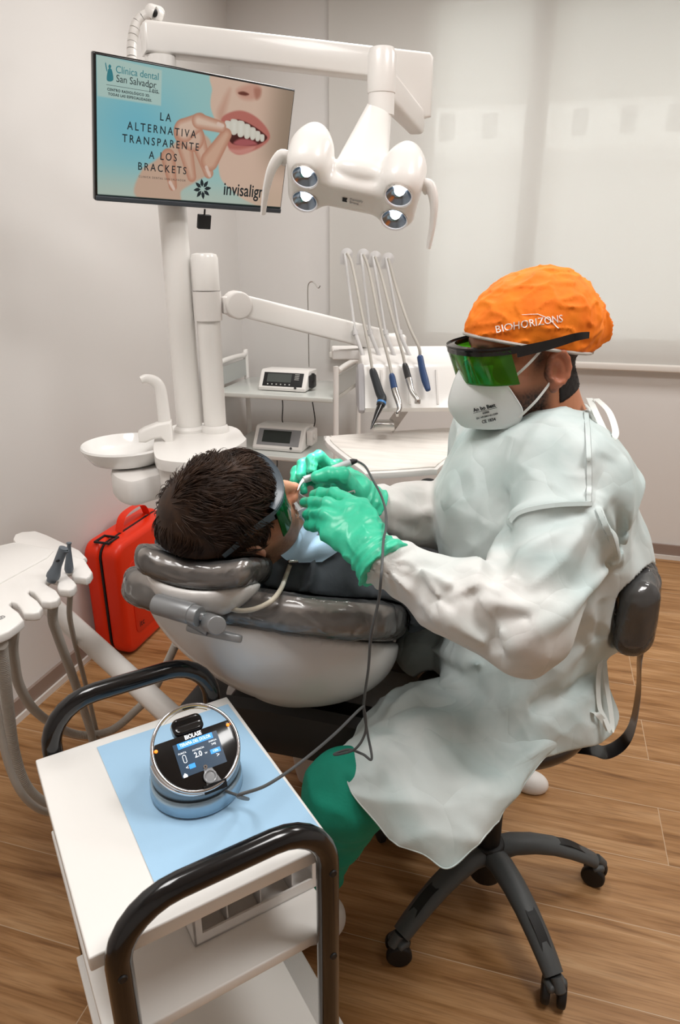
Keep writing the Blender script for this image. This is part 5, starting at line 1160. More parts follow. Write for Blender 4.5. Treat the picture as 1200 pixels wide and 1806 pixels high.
obj('clip', [box(on_surf(518, 990, f_shirt, .016), (.022, .008, .006), np.stack([CR, CF, CU], 1)@rotz(rad(25)), bevel=.002)], M_STEEL, nc)
# ================================================================== DENTIST
DH = V3(-.022, 1.259, 1.281); dr_ = nrm(V3(-.46, .888, .002)); df_ = V3(-.876, -.453, -.165); df_ = nrm(df_-dr_*(df_@dr_)); du_ = np.cross(dr_, df_); DM = np.stack([dr_, df_, du_], 1)
def DHW(x, y, z): return DH + DM@np.array([x, y, z])
FD = nrm(V3(-.89, -.45, 0)); RD = nrm(np.cross(FD, [0, 0, 1.0]))     # facing, right hand side
PV, CHC, NB_ = V3(.075, 1.27, .60), V3(.03, 1.295, 1.0), V3(.022, 1.285, 1.15)
dn = thing('person', 'seated dentist in orange cap, white mask and pale gown treating the patient', 'person', V3(.03, 1.28, 0))
shl, ell_, wl = V3(.075, 1.14, 1.11), atd(903, 1108, 1.045), V3(-.205, .938, 1.005)
shr_, elr, wr_ = V3(-.09, 1.46, 1.10), V3(-.11, 1.47, .90), atd(652, 898, 1.31)
knl, anl = V3(-.275, .925, .55), V3(-.375, 1.05, .1)
knr, anr = V3(-.135, 1.43, .55), V3(-.14, 1.45, .1)
hpl, hpr = PV-RD*.09-[0, 0, .03], PV+RD*.09-[0, 0, .03]
def f_dbody(p):
    d = f_head((p-DH)@DM)
    d = smin(d, s_ecap(p, NB_-[0, 0, .03], CHC, (.07, .07), (.11, .15), FD), .05)
    d = smin(d, s_ecap(p, CHC, PV, (.1, .14), (.1, .14), FD), .05)
    d = smin(d, s_cap(p, NB_-[0, 0, .05]-RD*.13, NB_-[0, 0, .05]+RD*.13, .045), .04)
    for c in ((shl, ell_, wl), (shr_, elr, wr_)): d = smin(d, s_chain(p, c, [.045, .038, .026], .02), .03)
    return np.maximum(d, .01-f_seat(p))
def f_dhead(p): return smin(f_head((p-DH)@DM), s_ecap(p, NB_-[0, 0, .03], CHC, (.07, .07), (.11, .15), FD), .04)
gb = surfnet(f_dbody, V3(-.38, .82, .45), V3(.3, 1.62, 1.42), .0055)
m_skd = mat('skin_tan', '#b5795a', .5, attr='Col', sub=.06, bump=(700, .12, .0006))
# finer head, welded in the same surface by modelling the whole body once at head resolution above the collar
up = surfnet(f_dhead, V3(-.2, 1.1, 1.13), V3(.16, 1.45, 1.43), .0034)
keep = gb[0][:, 2] < 1.135; ids = -np.ones(len(keep), int); ids[keep] = np.arange(keep.sum())
gb2 = (gb[0][keep], [tuple(ids[list(f)]) for f in gb[1] if all(keep[list(f)])], 0)
colr = np.vstack([head_colors((g[0]-DH)@DM, '#b67a5a', True, '#2a1c17') for g in (gb2, up)])
obj('body', [gb2, up], m_skd, dn, 180, colors=colr)
# short hair below the cap
m_hairs = mat('short_black_hair', '#17110f', .55, bump=(900, .8, .001))
def f_nape(p):
    q = (p-DH)@DM; d = f_head(q, 0)-.0025-.0012*vnoise(q, 500)
    y, z, ax = q[:, 1], q[:, 2], np.abs(q[:, 0]); reg = np.maximum(np.maximum(y+.028, -.075-z+ (y+.06)*-.3), z-.06)
    return smax(d, reg, .004)
obj('hair', surfnet(f_nape, DH-.16, DH+.16, .0035), m_hairs, dn, 180)
# cap
cpn = nrm(V3(0, -.12, 1)); cp0 = V3(0, .09, .05)
cap_n = nrm(V3(0, -.33, 1.0)); cap_p = V3(0, .095, .050)
def f_capv(q):
    d = s_ell(q, (0, -.006, .042), (.089, .114, .084))
    d = smin(d, s_ell(q, (0, -.026, .056), (.083, .094, .078)), .03)
    d = smin(d, s_ecap(q, (.0, -.08, .012), (-.0, -.142, .022), (.04, .04), (.022, .012), np.array([0, .0, 1.0])), .03)
    w = q+.015*np.stack([vnoise(q, 14), vnoise(q+4, 14), vnoise(q+8, 14)], 1)
    r = 1-np.abs(vnoise(w*np.array([1, .8, 1.5]), 42)); d = d-.004*r**4-.0022*vnoise(w, 22)-.0012*(1-np.abs(vnoise(w, 95)))**3
    return d
def f_cap(p):
    q = (p-DH)@DM; d = f_capv(q); below = -(q-cap_p)@cap_n - .012*np.abs(q[:, 0])/.09*0
    return smax(d, below, .004)
m_cap = mat('orange_cotton', '#f5820f', .75, bump=(600, .25, .0008), var=(20, '#ee7208'))
cap = obj('surgical_cap', surfnet(f_cap, DH-.2, DH+.22, .004), m_cap, dn, 180)
def march(o, d, fn, n=40):
    o = o.copy()
    for _ in range(n): o = o+d*np.clip(fn(o), -.02, .02)[:, None]*.8
    return o
az = np.linspace(0, 2*math.pi, 72, endpoint=False); ctr = V3(0, -.015, 0); ctr[2] = cap_p[2]-((ctr-cap_p)[1]*cap_n[1])/cap_n[2]
dd = np.stack([np.sin(az), np.cos(az), -(np.cos(az)*cap_n[1])/cap_n[2]], 1); dd /= np.linalg.norm(dd, axis=1, keepdims=True)
rim = march(ctr+dd*.26, -dd, f_capv, 60)
obj('trim', tube(rim@DM.T+DH, .0028, 8, closed=True), mat('grey_piping', '#b9b4ae', .7), cap)
def on_cap(g, c, e1, e2, n):
    V = g[0]; O = c+V[:, :1]*e1+V[:, 1:2]*e2+n*.05; H = march(O, np.tile(-n, (len(O), 1)), f_capv, 40); return (((H+n*(.0012+V[:, 2:3]))@DM.T)+DH, g[1], g[2])
ln_ = nrm(V3(-1, .12, .28)); tx = nrm(np.cross([0, 0, 1.0], ln_)); tx = -tx if (DM@tx)@CR < 0 else tx; ty_ = np.cross(ln_, tx); ca_, sa_ = math.cos(rad(-2)), math.sin(rad(-2)); e1_, e2_ = tx*ca_+ty_*sa_, -tx*sa_+ty_*ca_
CT = V3(-.085, .032, .066)
tg = text('BIOHORIZONS', .0165, depth=.0006, space=1.0, sx=.92); tg = on_cap(tg, CT, e1_, e2_, ln_)
arc = tube(spline([(-.012, .016, 0), (.012, .012, 0), (.03, .0, 0), (.042, -.014, 0)], 10), np.linspace(.0004, .0011, 31), 6); arc = on_cap((arc[0]*[1, 1, .3], arc[1], 0), CT, e1_, e2_, ln_)
obj('brand_lettering', [tg, arc], mat('white_thread', '#f6efe8', .6), cap, 0)
# mask
KY = [(.004, .1195), (-.018, .136), (-.05, .15), (-.072, .149), (-.098, .134), (-.108, .12)]
ED = [(.046, .082, .004), (.056, .074, -.018), (.064, .058, -.05), (.065, .046, -.078), (.056, .05, -.1), (.044, .062, -.11)]
def mhalf(s_):
    rows = []
    for (kz, ky), (ex, ey, ez) in zip(KY, ED):
        k = V3(0, ky, kz); e = V3(s_*ex, ey, ez); r = []
        for t in np.linspace(0, 1, 9):
            b = k*(1-t)+e*t; b = b+np.array([s_*.009, .003, 0])*math.sin(math.pi*t); r.append(b)
        rows.append(r)
    C_ = np.array(rows); return np.stack([spline(C_[:, j], 6) for j in range(9)], 1)
m_mask = mat('mask_white', '#eceded', .8, bump=(500, .2, .0006))
mh1, mh2 = mhalf(-1), mhalf(1); full = np.concatenate([mh1[:, ::-1], mh2[:, 1:]], 1)@DM.T+DH
msk = obj('face_mask', sheet(full, .0018), m_mask, dn, 50)
obj('seam', [tube(full[1:, 8], .0013, 6), tube(full[1:-1, 0], .0016, 6), tube(full[1:-1, -1], .0016, 6)], m_mask, msk)
def on_mask(g, t0, v0, sc_=1):
    i, j = v0, t0; P = full[i, j]; du = nrm(full[i+3, j]-full[i-3, j]); dv_ = nrm(full[i, j-1]-full[i, j+1])
    ey = -du; ex = nrm(-dv_-ey*(-dv_@ey)); nn = np.cross(ex, ey)
    if nn@CF > 0: ex = -ex; nn = -nn
    return xf(g, np.stack([ex, ey, nn], 1), P+nn*.0016)
mm = np.stack([np.eye(3)[0], np.eye(3)[1], np.eye(3)[2]], 1)
prn = [('An bo Best', .0095, .006, .0003), ('62000', .0052, -.0035, .0001), ('EN 149:2001+A1:2009', .0046, -.0105, .0001), ('CE 1834', .0078, -.0195, .0002)]
obj('mask_print', [on_mask(text(a, b, None, (0, c, 0), .0003, 'CENTER', 1, .9, 0, d_), 4, 17) for a, b, c, d_ in prn]+[on_mask(box((0, .0008, 0), (.042, .0006, .0003)), 4, 17)], M_INK, msk, 0)
m_str = mat('white_elastic', '#e9e9e6', .7)
for s_ in (-1, 1):
    for (z0, y0_, ze, ye, xe) in ((-.028, .07, .028, .006, .083), (-.09, .052, -.034, -.0, .082)):
        a = V3(s_*.062, y0_, z0); b = V3(s_*xe, ye, ze); mid = (a+b)/2+V3(s_*.006, 0, 0); obj('ear_loop', tube(spline([a@DM.T+DH, mid@DM.T+DH, b@DM.T+DH], 8), .0022, 8, flat=.001, nrm0=DM[:, 2]), m_str, msk)
m_lens2 = mat('green_lens', '#49a31a', .05, trans=.8, coat=.8, ior=1.2)
goggles('laser_goggles', "black-framed green laser goggles worn by the seated dentist over the mask", DM, DH, .087, .034, -.022, .03, .108, M_BLACK, m_lens2, .02)
# ------------------------------------------------------------------ gown
def f_g0(p):
    CB = CHC+FD*.03
    d = s_ecap(p, PV+[0, 0, .04]+FD*.065, CB, (.108, .16), (.165, .185), FD)
    d = smin(d, s_ecap(p, CB, NB_-[0, 0, .015], (.155, .185), (.075, .09), FD), .06)
    d = smin(d, s_ell(p, CHC-FD*.0-[0, 0, .1], (.165, .2, .14), np.stack([FD, RD, [0, 0, 1.0]], 1)), .06)
    d = smin(d, s_cap(p, shl+[0, 0, .0], shr_, .08), .07)
    sl = s_chain(p, [shl-[0, 0, .03], ell_+[.012, .0, .012], ell_*.45+wl*.55, wl], [.096, .078, .06, .041], .008)
    sr = s_chain(p, [shr_-[0, 0, .03], elr, elr*.4+wr_*.6+[0, 0, -.005], wr_], [.09, .085, .062, .042], .04)
    d = smin(smin(d, sl, .010), sr, .02)
    d = smin(d, s_ell(p, PV+[0, 0, .035]+FD*.075, (.145, .165, .1), np.stack([FD, RD, [0, 0, 1.0]], 1)), .06)
    d = smin(d, s_cap(p, shl-FD*.03+RD*.04-[0, 0, .02], CHC-FD*.085-RD*.1-[0, 0, .16], .085, .1), .05)
    return smin(d, np.minimum(s_cap(p, hpl+[0, 0, .02], hpl*.35+knl*.65+[0, 0, .02], .1, .09), s_cap(p, hpr+[0, 0, .02], hpr*.12+knr*.88+[0, 0, .02]+FD*.06, .1, .09)), .06)
def on_surf2(x, y, fn, D0=.8):
    o = atd(x, y, D0)[None]; d = nrm(ray(x, y))[None]
    for _ in range(80): o = o+d*np.clip(fn(o), -.02, .02)[:, None]*.8
    return o[0]
# folds of the gown: polylines on the cloth with height and width
FOLDS = [([(1034, 719), (1040, 800), (1038, 886)], .005, .006), ([(892, 935), (905, 912), (930, 898), (985, 890), (1050, 889)], .014, .012), ([(897, 950), (940, 928), (1000, 912), (1040, 905)], -.012, .014),
 ([(1053, 893), (1072, 940), (1090, 990)], .012, .011), ([(1049, 905), (960, 950), (880, 1000)], .007, .02), ([(1090, 990), (1050, 1030), (997, 1079), (940, 1115)], .012, .012), ([(1030, 930), (990, 990), (930, 1040)], .006, .013), ([(1060, 960), (1010, 1040)], -.008, .014),
 ([(985, 730), (930, 800), (897, 871)], .009, .018), ([(882, 890), (886, 930), (889, 975), (870, 1020)], -.020, .018), ([(850, 790), (800, 870), (785, 960)], .006, .02), ([(900, 770), (850, 860), (830, 960)], -.006, .022),
 ([(1084, 884), (1101, 945)], -.010, .010), ([(1065, 905), (1088, 975)], -.010, .012), ([(1105, 800), (1112, 900), (1098, 1000)], .006, .014), ([(1075, 800), (1060, 870)], -.006, .014),
 ([(824, 1040), (850, 1090), (884, 1155)], -.017, .014), ([(836, 1048), (872, 1100), (893, 1150)], .008, .010), ([(700, 992), (728, 1040), (733, 1096)], -.009, .010), ([(715, 990), (760, 1010), (800, 1035)], .010, .012), ([(745, 1000), (775, 1060), (800, 1110)], .009, .010), ([(690, 1010), (740, 1080)], .006, .010), ([(760, 1080), (815, 1110), (865, 1140)], .009, .012), ([(765, 1115), (830, 1150)], -.007, .010), ([(730, 1030), (800, 1075)], -.006, .01),
 ([(850, 1060), (920, 1070), (980, 1060)], .007, .015), ([(889, 1150), (950, 1105), (1005, 1075)], .010, .012), ([(870, 1090), (940, 1090)], -.006, .012), ([(905, 1010), (870, 1050)], .006, .014),
 ([(690, 880), (730, 905), (765, 900)], .007, .012), ([(680, 920), (740, 935)], -.006, .012), ([(700, 945), (760, 950)], .006, .01),
 ([(730, 1150), (800, 1185), (860, 1235)], -.012, .012), ([(740, 1135), (830, 1170), (960, 1180)], .010, .014), ([(885, 1257), (960, 1200), (1030, 1140)], .013, .013), ([(930, 1250), (985, 1235), (1044, 1190)], -.014, .014), ([(1035, 1120), (1050, 1180), (1030, 1240)], .009, .010), ([(1065, 1060), (1055, 1130)], -.008, .010)]
FSEG = []
for pts, h, w in FOLDS:
    P = [on_surf2(x, y, f_g0) for x, y in pts]; P = spline(P, 4); FSEG.append((P, h, w))
def f_folds(p):
    o = np.zeros(len(p))
    for P, h, w in FSEG:
        h = h*1.6; w = w*.8
        lo_, hi_ = P.min(0)-w*4, P.max(0)+w*4; m = ((p > lo_) & (p < hi_)).all(1)
        if not m.any(): continue
        q = p[m]; best = np.full(len(q), 1e9); tt = np.zeros(len(q)); n = len(P)-1
        for k in range(n):
            a, b = P[k], P[k+1]; ba = b-a; t = np.clip((q-a)@ba/(ba@ba), 0, 1); r = np.linalg.norm(q-a-t[:, None]*ba, axis=1); c = r < best; best = np.where(c, r, best); tt = np.where(c, (k+t)/n, tt)
        prof = np.exp(-np.sqrt((best/w)**2+.06)+.245)*np.exp(-(best/(3*w))**2)
        o[m] += h*prof*np.clip(6*tt*(1-tt)+.15, 0, 1)
    return o
def f_back_(p): return np.minimum(f_back(p), f_film(p))
def f_gown(p):
    d = f_g0(p); far = np.abs(d) > .06
    out = d.copy(); m = ~far
    if m.any():
        q = p[m]; e = d[m]
        w = q+.03*np.stack([vnoise(q, 6), vnoise(q+3, 6), vnoise(q+7, 6)], 1)
        e = e-.005*vnoise(w*np.array([1, 1, .5]), 6)
        for dr3, sc_, am_, of in (((.5, .2, .84), 8, .017, 2.0), ((-.8, .1, .6), 14, .010, 5.0), ((.2, -.6, .75), 24, .005, 9.0)):
            ax_ = nrm(dr3); a1 = (w@ax_)[:, None]*ax_; r = 1-np.abs(vnoise(w-.78*a1+of, sc_)); e = e-am_*(r-.72)
        e = e-f_folds(q)
        dd_ = np.linalg.norm(q-wl, axis=1); ang = np.arctan2((q-wl)@CU, (q-wl)@CR); e = e-.003*np.sin(ang*14)*np.exp(-(dd_/.07)**2)
        out[m] = e
    d = out
    nk = DHW(0, -.03, -.12); d = smax(d, -(s_cap(p, nk-[0, 0, .03], nk+[0, 0, .2], .062, .09)), .006)
    for e_, w_ in ((ell_, wl), (elr, wr_)):
        t = nrm(w_-e_); near = np.linalg.norm(p-w_, axis=1) < .13
        d = np.where(near, smax(d, (p-w_)@t-.012, .004), d)
    d = smax(d, (.552+.062*ss(p[:, 0], -.16, -.04))-p[:, 2], .006)
    m = (p[:, 0] < -.02) & (np.abs(d) < .05)
    if m.any(): d = d.copy(); d[m] = np.maximum(d[m], .007-f_shirt(p[m]))
    return np.maximum(np.maximum(d, .008-f_back_(p)), np.maximum(.008-f_seat(p), np.maximum(.014-f_cush(p), .006-f_shell(p))))
m_gown = bpy.data.materials.new('pale_gown_fabric'); m_gown.use_nodes = True
def gown_nodes():
    nt = m_gown.node_tree; L = nt.links.new; b = nt.nodes['Principled BSDF']; N = nt.nodes.new
    tc = N('ShaderNodeTexCoord'); n = N('ShaderNodeTexNoise'); L(tc.outputs['Object'], n.inputs[0]); n.inputs['Scale'].default_value = 6; n.inputs['Detail'].default_value = 4; n.inputs['Distortion'].default_value = .8
    r = N('ShaderNodeValToRGB'); L(n.outputs[0], r.inputs[0]); e = r.color_ramp.elements; e[0].position = .38; e[0].color = lin('#e6eeee'); e[1].position = .6; e[1].color = (1, 1, 1, 1)
    va = N('ShaderNodeVertexColor'); va.layer_name = 'Col'; mm_ = N('ShaderNodeMixRGB'); mm_.blend_type = 'MULTIPLY'; mm_.inputs[0].default_value = 1; L(va.outputs[0], mm_.inputs[1]); L(r.outputs[0], mm_.inputs[2]); L(mm_.outputs[0], b.inputs['Base Color']); b.inputs['Roughness'].default_value = .7; b.inputs['Sheen Weight'].default_value = .1
    n2 = N('ShaderNodeTexNoise'); L(tc.outputs['Object'], n2.inputs[0]); n2.inputs['Scale'].default_value = 14; n2.inputs['Detail'].default_value = 3; n2.inputs['Distortion'].default_value = .4
    n3 = N('ShaderNodeTexNoise'); L(tc.outputs['Object'], n3.inputs[0]); n3.inputs['Scale'].default_value = 900
    b1 = N('ShaderNodeBump'); b1.inputs['Strength'].default_value = .3; b1.inputs['Distance'].default_value = .006; L(n2.outputs[0], b1.inputs['Height'])
    b2 = N('ShaderNodeBump'); b2.inputs['Strength'].default_value = .15; b2.inputs['Distance'].default_value = .0006; L(n3.outputs[0], b2.inputs['Height']); L(b1.outputs[0], b2.inputs['Normal'])
    dw = N('ShaderNodeTexNoise'); L(tc.outputs['Object'], dw.inputs[0]); dw.inputs['Scale'].default_value = 5; av = N('ShaderNodeVectorMath'); av.operation = 'MULTIPLY_ADD'; L(dw.outputs['Color'], av.inputs[0]); av.inputs[1].default_value = (.16, .16, .16); L(tc.outputs['Object'], av.inputs[2])
    mpv = N('ShaderNodeMapping'); L(av.outputs[0], mpv.inputs[0]); mpv.inputs['Scale'].default_value = (1, 1, .6)
    vo = N('ShaderNodeTexVoronoi'); L(mpv.outputs[0], vo.inputs[0]); vo.inputs['Scale'].default_value = 11
    b3 = N('ShaderNodeBump'); b3.inputs['Strength'].default_value = .42; b3.inputs['Distance'].default_value = .03; b3.invert = True; L(vo.outputs['Distance'], b3.inputs['Height']); L(b2.outputs[0], b3.inputs['Normal']); L(b3.outputs[0], b.inputs['Normal'])
gown_nodes()
gw = surfnet(f_gown, V3(-.42, .76, .42), V3(.34, 1.72, 1.24), .0046)
def gown_col(p):       # the thin cloth shows the teal scrubs through it, except on the forearms
    d = np.minimum(s_cap(p, ell_, wl, .1, .07), s_cap(p, elr, wr_, .1, .07)); t = ss(d, -.02, .03)+.35*vnoise(p, 9); t = np.clip(t, 0, 1)[:, None]
    return np.array(lin('#e6e3e0')[:3])*(1-t)+np.array(lin('#cfd9d8')[:3])*t
gown = obj('gown', gw, m_gown, dn, 180, colors=gown_col(gw[0]))
# skirt draped over the thighs
SK = [[(645, 1268, 1.38), (700, 1215, 1.42), (780, 1190, 1.44), (880, 1190, 1.42), (1000, 1190, 1.42), (1062, 1180, 1.42)],
      [(612, 1318, 1.27), (665, 1268, 1.29), (735, 1222, 1.31), (850, 1243, 1.29), (985, 1262, 1.31), (1060, 1235, 1.38)],
      [(600, 1338, 1.2), (668, 1318, 1.185), (760, 1318, 1.175), (880, 1315, 1.19), (1005, 1280, 1.27), (1056, 1255, 1.36)],
      [(622, 1392, 1.155), (690, 1390, 1.125), (790, 1385, 1.115), (895, 1352, 1.14), (1008, 1290, 1.25), (1050, 1268, 1.34)],
      [(655, 1440, 1.13), (712, 1448, 1.105), (795, 1450, 1.09), (890, 1395, 1.12), (990, 1310, 1.23), (1040, 1278, 1.33)],
      [(690, 1476, 1.12), (742, 1503, 1.095), (795, 1531, 1.075), (866, 1452, 1.11), (968, 1335, 1.21), (1030, 1288, 1.32)]]
G = surf([[atd(*q) for q in r] for r in SK], 13, 13)
nu_, nv_ = G.shape[:2]; NN = np.cross(np.gradient(G, axis=0), np.gradient(G, axis=1)); NN /= np.linalg.norm(NN, axis=2, keepdims=True)
ff = G.reshape(-1, 3); w = ff+.03*np.stack([vnoise(ff, 6), vnoise(ff+3, 6), vnoise(ff+7, 6)], 1)
aS = nrm(V3(.55, .6, -.5)); hh = .020*(1-np.abs(vnoise(w-.75*(w@aS)[:, None]*aS, 13))-.7)+.009*(1-np.abs(vnoise(w-.7*(w@nrm(V3(-.7, .5, .4)))[:, None]*nrm(V3(-.7, .5, .4))+3, 24))-.7)
G = G+NN*hh.reshape(nu_, nv_, 1)*np.sign((NN@CF).mean())*-1
def cobj(name, g, par):
    t = np.clip(ss(g[0][:, 2], .35, .58)+.3*vnoise(g[0], 9), 0, 1)[:, None]; return obj(name, g, m_gown, par, 180, colors=np.array(lin('#dcdad6')[:3])*(1-t)+np.array(lin('#d0dad9')[:3])*t)
sk = cobj('skirt', sheet(G, .0012), gown)
cobj('hem', tube(G[-1], .0016, 6), sk); cobj('hem', tube(G[:, 0], .0016, 6), sk)
def seam(pts, r=.0042):
    P = np.array([on_surf2(x, y, f_gown)-nrm(ray(x, y))*.0022 for x, y in spline([(x, y, 0) for x, y in pts], 6)[:, :2]]); cobj('seam', tube(spline(P, 3), r, 8, flat=.0028, nrm0=CR if abs(P[0]-P[-1])[2] > .05 else CU), gown)
seam([(1034, 722), (1037, 760), (1039, 800), (1040, 845), (1039, 884)]); seam([(899, 920), (915, 905), (945, 896), (990, 890), (1045, 888)]); seam([(1055, 897), (1064, 918), (1078, 950), (1087, 985)])
# ties at the neck and the waist
m_tie = mat('gown_tie', '#e3e8e4', .8)
def tie(pts, w, name='tie'):
    return obj(name, tube(spline([atd(*q) for q in pts], 8), w, 8, flat=.0008, nrm0=CR), m_tie, gown)
tie([(1040, 702, 1.2), (1055, 735, 1.14), (1070, 765, 1.12), (1082, 772, 1.11), (1086, 758, 1.12), (1074, 725, 1.15), (1052, 703, 1.19)], .0055)
tie([(1045, 705, 1.2), (1048, 730, 1.16), (1050, 750, 1.15)], .004)
tie([(1062, 1150, 1.26), (1056, 1200, 1.25), (1058, 1245, 1.24), (1068, 1268, 1.23), (1078, 1290, 1.22), (1080, 1270, 1.23), (1070, 1200, 1.25), (1066, 1155, 1.27)], .0042)
tie([(1040, 1255, 1.25), (1052, 1258, 1.23), (1064, 1270, 1.23), (1074, 1288, 1.23)], .005)
# trousers and shoes
m_scrub = mat('teal_scrubs', '#0f8f76', .8, bump=(250, .3, .001), var=(10, '#0b8068'))
def f_scrub(p):
    d = np.minimum(s_chain(p, [hpl+FD*.13, knl+[.02, .01, 0], anl+[0, 0, .02]], [.06, .07, .046], .03), s_chain(p, [hpr+FD*.1, knr, anr+[0, 0, .02]], [.06, .066, .055], .03))
    w = p+.02*np.stack([vnoise(p, 8), vnoise(p+3, 8), vnoise(p+7, 8)], 1); d = d-.008*((1-np.abs(vnoise(w*np.array([.7, .7, 1.3]), 16)))**2-.4)-.005*vnoise(p, 12)
    d = d-.0025*np.sin((p[:, 2]+.35*p[:, 0])*70)*np.exp(-(np.linalg.norm(p-knl-[.03, .03, -.12], axis=1)/.09)**2)
    x0, x1, y0, y1, z0, z1 = RIMB; d = np.maximum(d, .01-s_box(p, cl((x0+x1)/2, (y0+y1)/2, (z0+z1)/2), ((x1-x0)/2, (y1-y0)/2, (z1-z0)/2), .01, np.stack([CRT, CFW, [0, 0, 1.0]], 1)))
    d = np.maximum(d, .01-s_box(p, cl(.015, 1.8, .25), (.185, .62, .25), .01, np.stack([CRT, CFW, [0, 0, 1.0]], 1)))
    return np.maximum(np.maximum(smax(d, .07-p[:, 2], .004), .006-f_seat(p)), .012-f_chairpads(p))
obj('scrub_trousers', surfnet(f_scrub, V3(-.42, .78, .05), V3(.2, 1.62, .76), .0085), m_scrub, dn, 180)
for a in (anl, anr):
    obj('clog', surfnet(lambda p: smax(smin(s_ecap(p, a+[0, 0, -.045]-FD*.04, a+[0, 0, -.052]+FD*(.12 if a is anl else .06), (.045, .05), (.048, .04), RD), s_cap(p, a+[0, 0, -.03], a+[0, 0, -.01], .045), .03), -p[:, 2]+.002, .004), a-.2, a+.2, .009), mat('white_clog', '#e9e7e4', .45), dn, 180)
# ================================================================== HANDS
m_glove = mat('teal_nitrile', '#3fcaa2', .42, coat=.15, bump=(60, .35, .003), var=(14, '#30bd94'))
def glove(name, chains, palm, cuff, lo, hi, k=.006, label=None):
    """chains: finger polylines with radii; palm: list of (a, b, ra, rb, w) elliptical capsules"""
    def fn(p):
        d = None
        for a, b, ra, rb, w in palm: e = s_ecap(p, a, b, ra, rb, w); d = e if d is None else smin(d, e, .02)
        for pts, rs in chains: d = smin(d, s_chain(p, pts, rs, .004), k)
        c0, c1, r0, r1 = cuff; d = smin(d, s_cap(p, c0, c1, r0, r1), .012); d = smax(d, (p-c1)@nrm(c1-c0)-.0, .003)
        t = (p-c0)@nrm(c1-c0)
        w = p+.012*np.stack([vnoise(p, 20), vnoise(p+3, 20), vnoise(p+7, 20)], 1)
        d = d-.0022*((1-np.abs(vnoise(w, 42)))**3-.3)-.0012*vnoise(p, 70)-.0012*np.sin(t*420)*ss(t, -.012, .0)
        return np.maximum(np.maximum(d, .0012-f_tools(p)), np.where(((p-cuff[0])@nrm(cuff[1]-cuff[0])) < -.02, .003-f_gown(p), -1))
    return obj(name, surfnet(fn, lo, hi, .0024), m_glove, dn, 180, label)
def zz(x, y, D): return atd(460+x*260/1200, 780+y*260/1200, D)
# laser handpiece with its fibre
hpth = [zz(300, 392, 1.215), zz(325, 338, 1.228), zz(352, 306, 1.24), zz(430, 280, 1.245), zz(560, 232, 1.25), zz(655, 192, 1.255), zz(730, 165, 1.258)]
MR0, MR1 = zz(430, 485, 1.215), zz(765, 400, 1.19)
def f_tools(p): return np.minimum(s_cap(p, hpth[2], hpth[-1], .0074), s_cap(p, MR0, MR1, .0034))
# left hand: back of the hand to the front, fingers curled onto the mirror handle
W0 = zz(930, 925, 1.052); K = [zz(735, 490, 1.115), zz(700, 575, 1.09), zz(655, 655, 1.078), zz(590, 735, 1.082)]
F1 = ([K[0], zz(600, 425, 1.14), zz(500, 420, 1.165), zz(438, 428, 1.18)], [.0125, .0112, .0104, .009])
F2 = ([K[1], zz(545, 505, 1.11), zz(430, 495, 1.15), zz(360, 490, 1.175)], [.0125, .011, .0102, .0088])
F3 = ([K[2], zz(530, 590, 1.09), zz(430, 588, 1.13), zz(372, 590, 1.16)], [.012, .0106, .0098, .0085])
F4 = ([K[3], zz(500, 680, 1.095), zz(430, 678, 1.125), zz(388, 682, 1.15)], [.0112, .0098, .0092, .0082])
TH = ([zz(800, 690, 1.12), zz(700, 560, 1.17), zz(590, 490, 1.195), zz(500, 455, 1.2)], [.017, .0145, .0125, .0105])
pw = nrm(K[0]-K[3])
palm = [(W0, (K[0]+K[1])/2, (.026, .019), (.026, .0135), pw), (W0, (K[2]+K[3])/2, (.026, .018), (.024, .013), pw), (zz(860, 800, 1.075), zz(680, 610, 1.1), (.03, .018), (.04, .013), pw)]
glove('glove', [F1, F2, F3, F4, TH], palm, (zz(900, 885, 1.056), zz(1000, 1000, 1.043), .033, .0465), zz(640, 680, 1.11)-.17, zz(640, 680, 1.11)+.17)
# right hand: pen grip on the laser handpiece, behind
W1 = zz(815, 470, 1.295)
KR = [zz(590, 215, 1.30), zz(540, 225, 1.335), zz(500, 260, 1.36), zz(490, 310, 1.375)]
R1 = ([KR[0], zz(480, 118, 1.285), zz(420, 140, 1.262), zz(415, 235, 1.25)], [.0125, .0115, .0105, .009])
R2 = ([KR[1], zz(420, 155, 1.315), zz(345, 180, 1.29), zz(325, 275, 1.27)], [.0125, .0112, .0102, .0088])
R3 = ([KR[2], zz(370, 215, 1.34), zz(290, 240, 1.315), zz(275, 320, 1.295)], [.012, .0108, .0098, .0085])
R4 = ([KR[3], zz(400, 300, 1.36), zz(340, 340, 1.335), zz(345, 390, 1.315)], [.0112, .0098, .0092, .0082])
RT = ([zz(760, 400, 1.265), zz(660, 275, 1.235), zz(560, 270, 1.232), zz(462, 285, 1.232)], [.018, .0155, .0135, .0108])
pw2 = nrm(zz(620, 240, 1.3)-zz(560, 400, 1.3))
palm2 = [(W1, KR[0], (.027, .02), (.022, .016), pw2), (W1, KR[3], (.027, .02), (.024, .016), pw2), (zz(760, 440, 1.29), zz(500, 390, 1.33), (.032, .02), (.028, .016), pw2), (zz(770, 420, 1.28), zz(640, 370, 1.27), (.026, .02), (.022, .017), pw2)]
glove('glove', [R1, R2, R3, R4, RT], palm2, (zz(790, 455, 1.296), zz(890, 535, 1.312), .032, .045), zz(560, 320, 1.3)-.17, zz(560, 320, 1.3)+.17)
lh = thing('laser_handpiece', "slim silver laser handpiece held in the dentist's far green glove", 'handpiece', hpth[2])
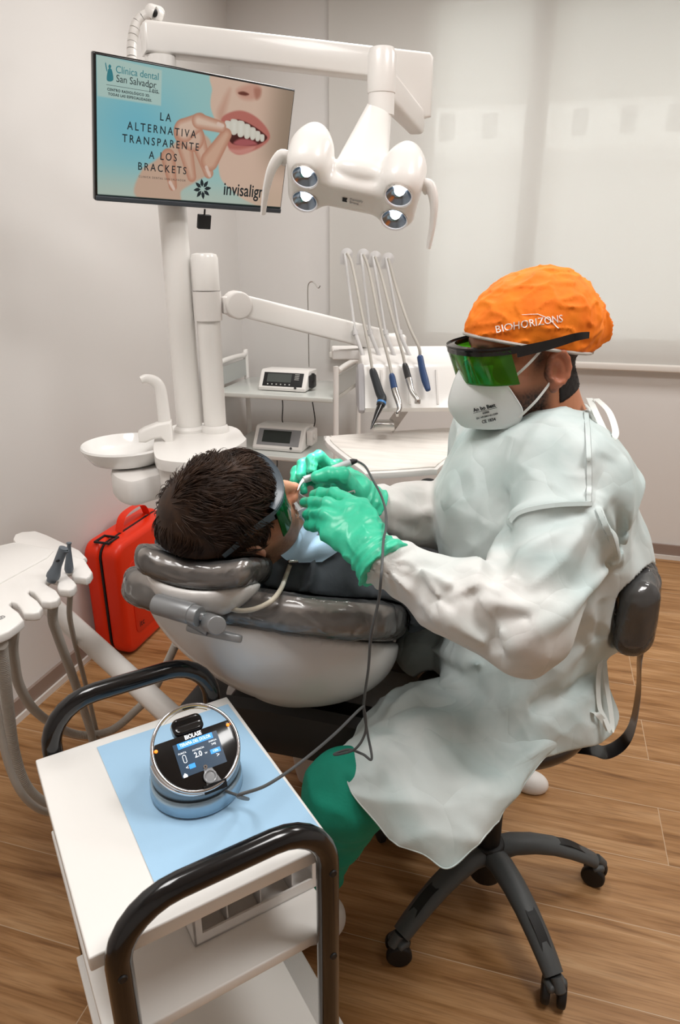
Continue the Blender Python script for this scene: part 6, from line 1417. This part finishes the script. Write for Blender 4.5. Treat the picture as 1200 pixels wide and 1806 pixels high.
obj('body', [tube([hpth[2], hpth[3]], [.006, .0072], 18), tube(hpth[3:], [.0072, .0068, .0066, .0062], 18)], mat('handpiece_silver', '#c9ccce', .3, metal=.4), lh)
obj('tip', tube(spline(hpth[:3], 6), np.linspace(.0006, .004, 13), 10), M_WHITE2, lh)
obj('boot', tube([zz(725, 167, 1.258), zz(760, 155, 1.26), zz(785, 152, 1.262)], [.0062, .005, .0032], 14), M_BLKM, lh)
fb = [zz(783, 152, 1.262), zz(850, 195, 1.24), zz(910, 300, 1.2), zz(980, 430, 1.15), zz(1018, 560, 1.095), zz(1020, 700, 1.045), zz(1000, 800, 1.01), zz(985, 1050, .945), atd(668, 1060, .955), atd(655, 1120, .97), atd(650, 1180, 1.03), atd(642, 1245, 1.1), atd(648, 1290, 1.115), atd(656, 1338, 1.1), atd(640, 1330, 1.105), atd(615, 1322, 1.125), atd(590, 1330, 1.135), atd(600, 1330, 1.125), atd(628, 1320, 1.105), atd(645, 1290, 1.1), atd(643, 1252, 1.09), atd(636, 1250, 1.08), atd(590, 1295, 1.0), atd(530, 1345, .92), atd(470, 1385, .86), atd(420, 1403, .83)]
ent = LC+np.array([0, 0, .028])-tv*LR*.93+tu*.02; fb += [ent+np.array([.03, 0, .002])-tv*.01, ent]
obj('fibre_cable', tube(spline(fb, 10), .0021, 8), mat('grey_fibre', '#4e5051', .45), lh)
mi_ = obj('mirror_handle', [tube([zz(430, 485, 1.215), zz(640, 435, 1.2), zz(765, 400, 1.19)], .0032, 10), cyl(zz(420, 487, 1.216), zz(424, 489, 1.214), .009, 18)], M_STEEL); tag(mi_, "thin steel mouth mirror handle sticking out behind the dentist's near green glove", 'dental mirror')
# small things on the floor
fp_ = atz(935, 1389, 0)
fpd = obj('foot_control', surfnet(lambda p: smax(s_ell(p, fp_+[0, 0, .018], (.05, .035, .035)), -p[:, 2]+.001, .004), fp_-.1, fp_+.1, .004), M_WHITE2, None, 180); tag(fpd, 'small rounded white foot control on the wooden floor behind the stool seat', 'foot control')
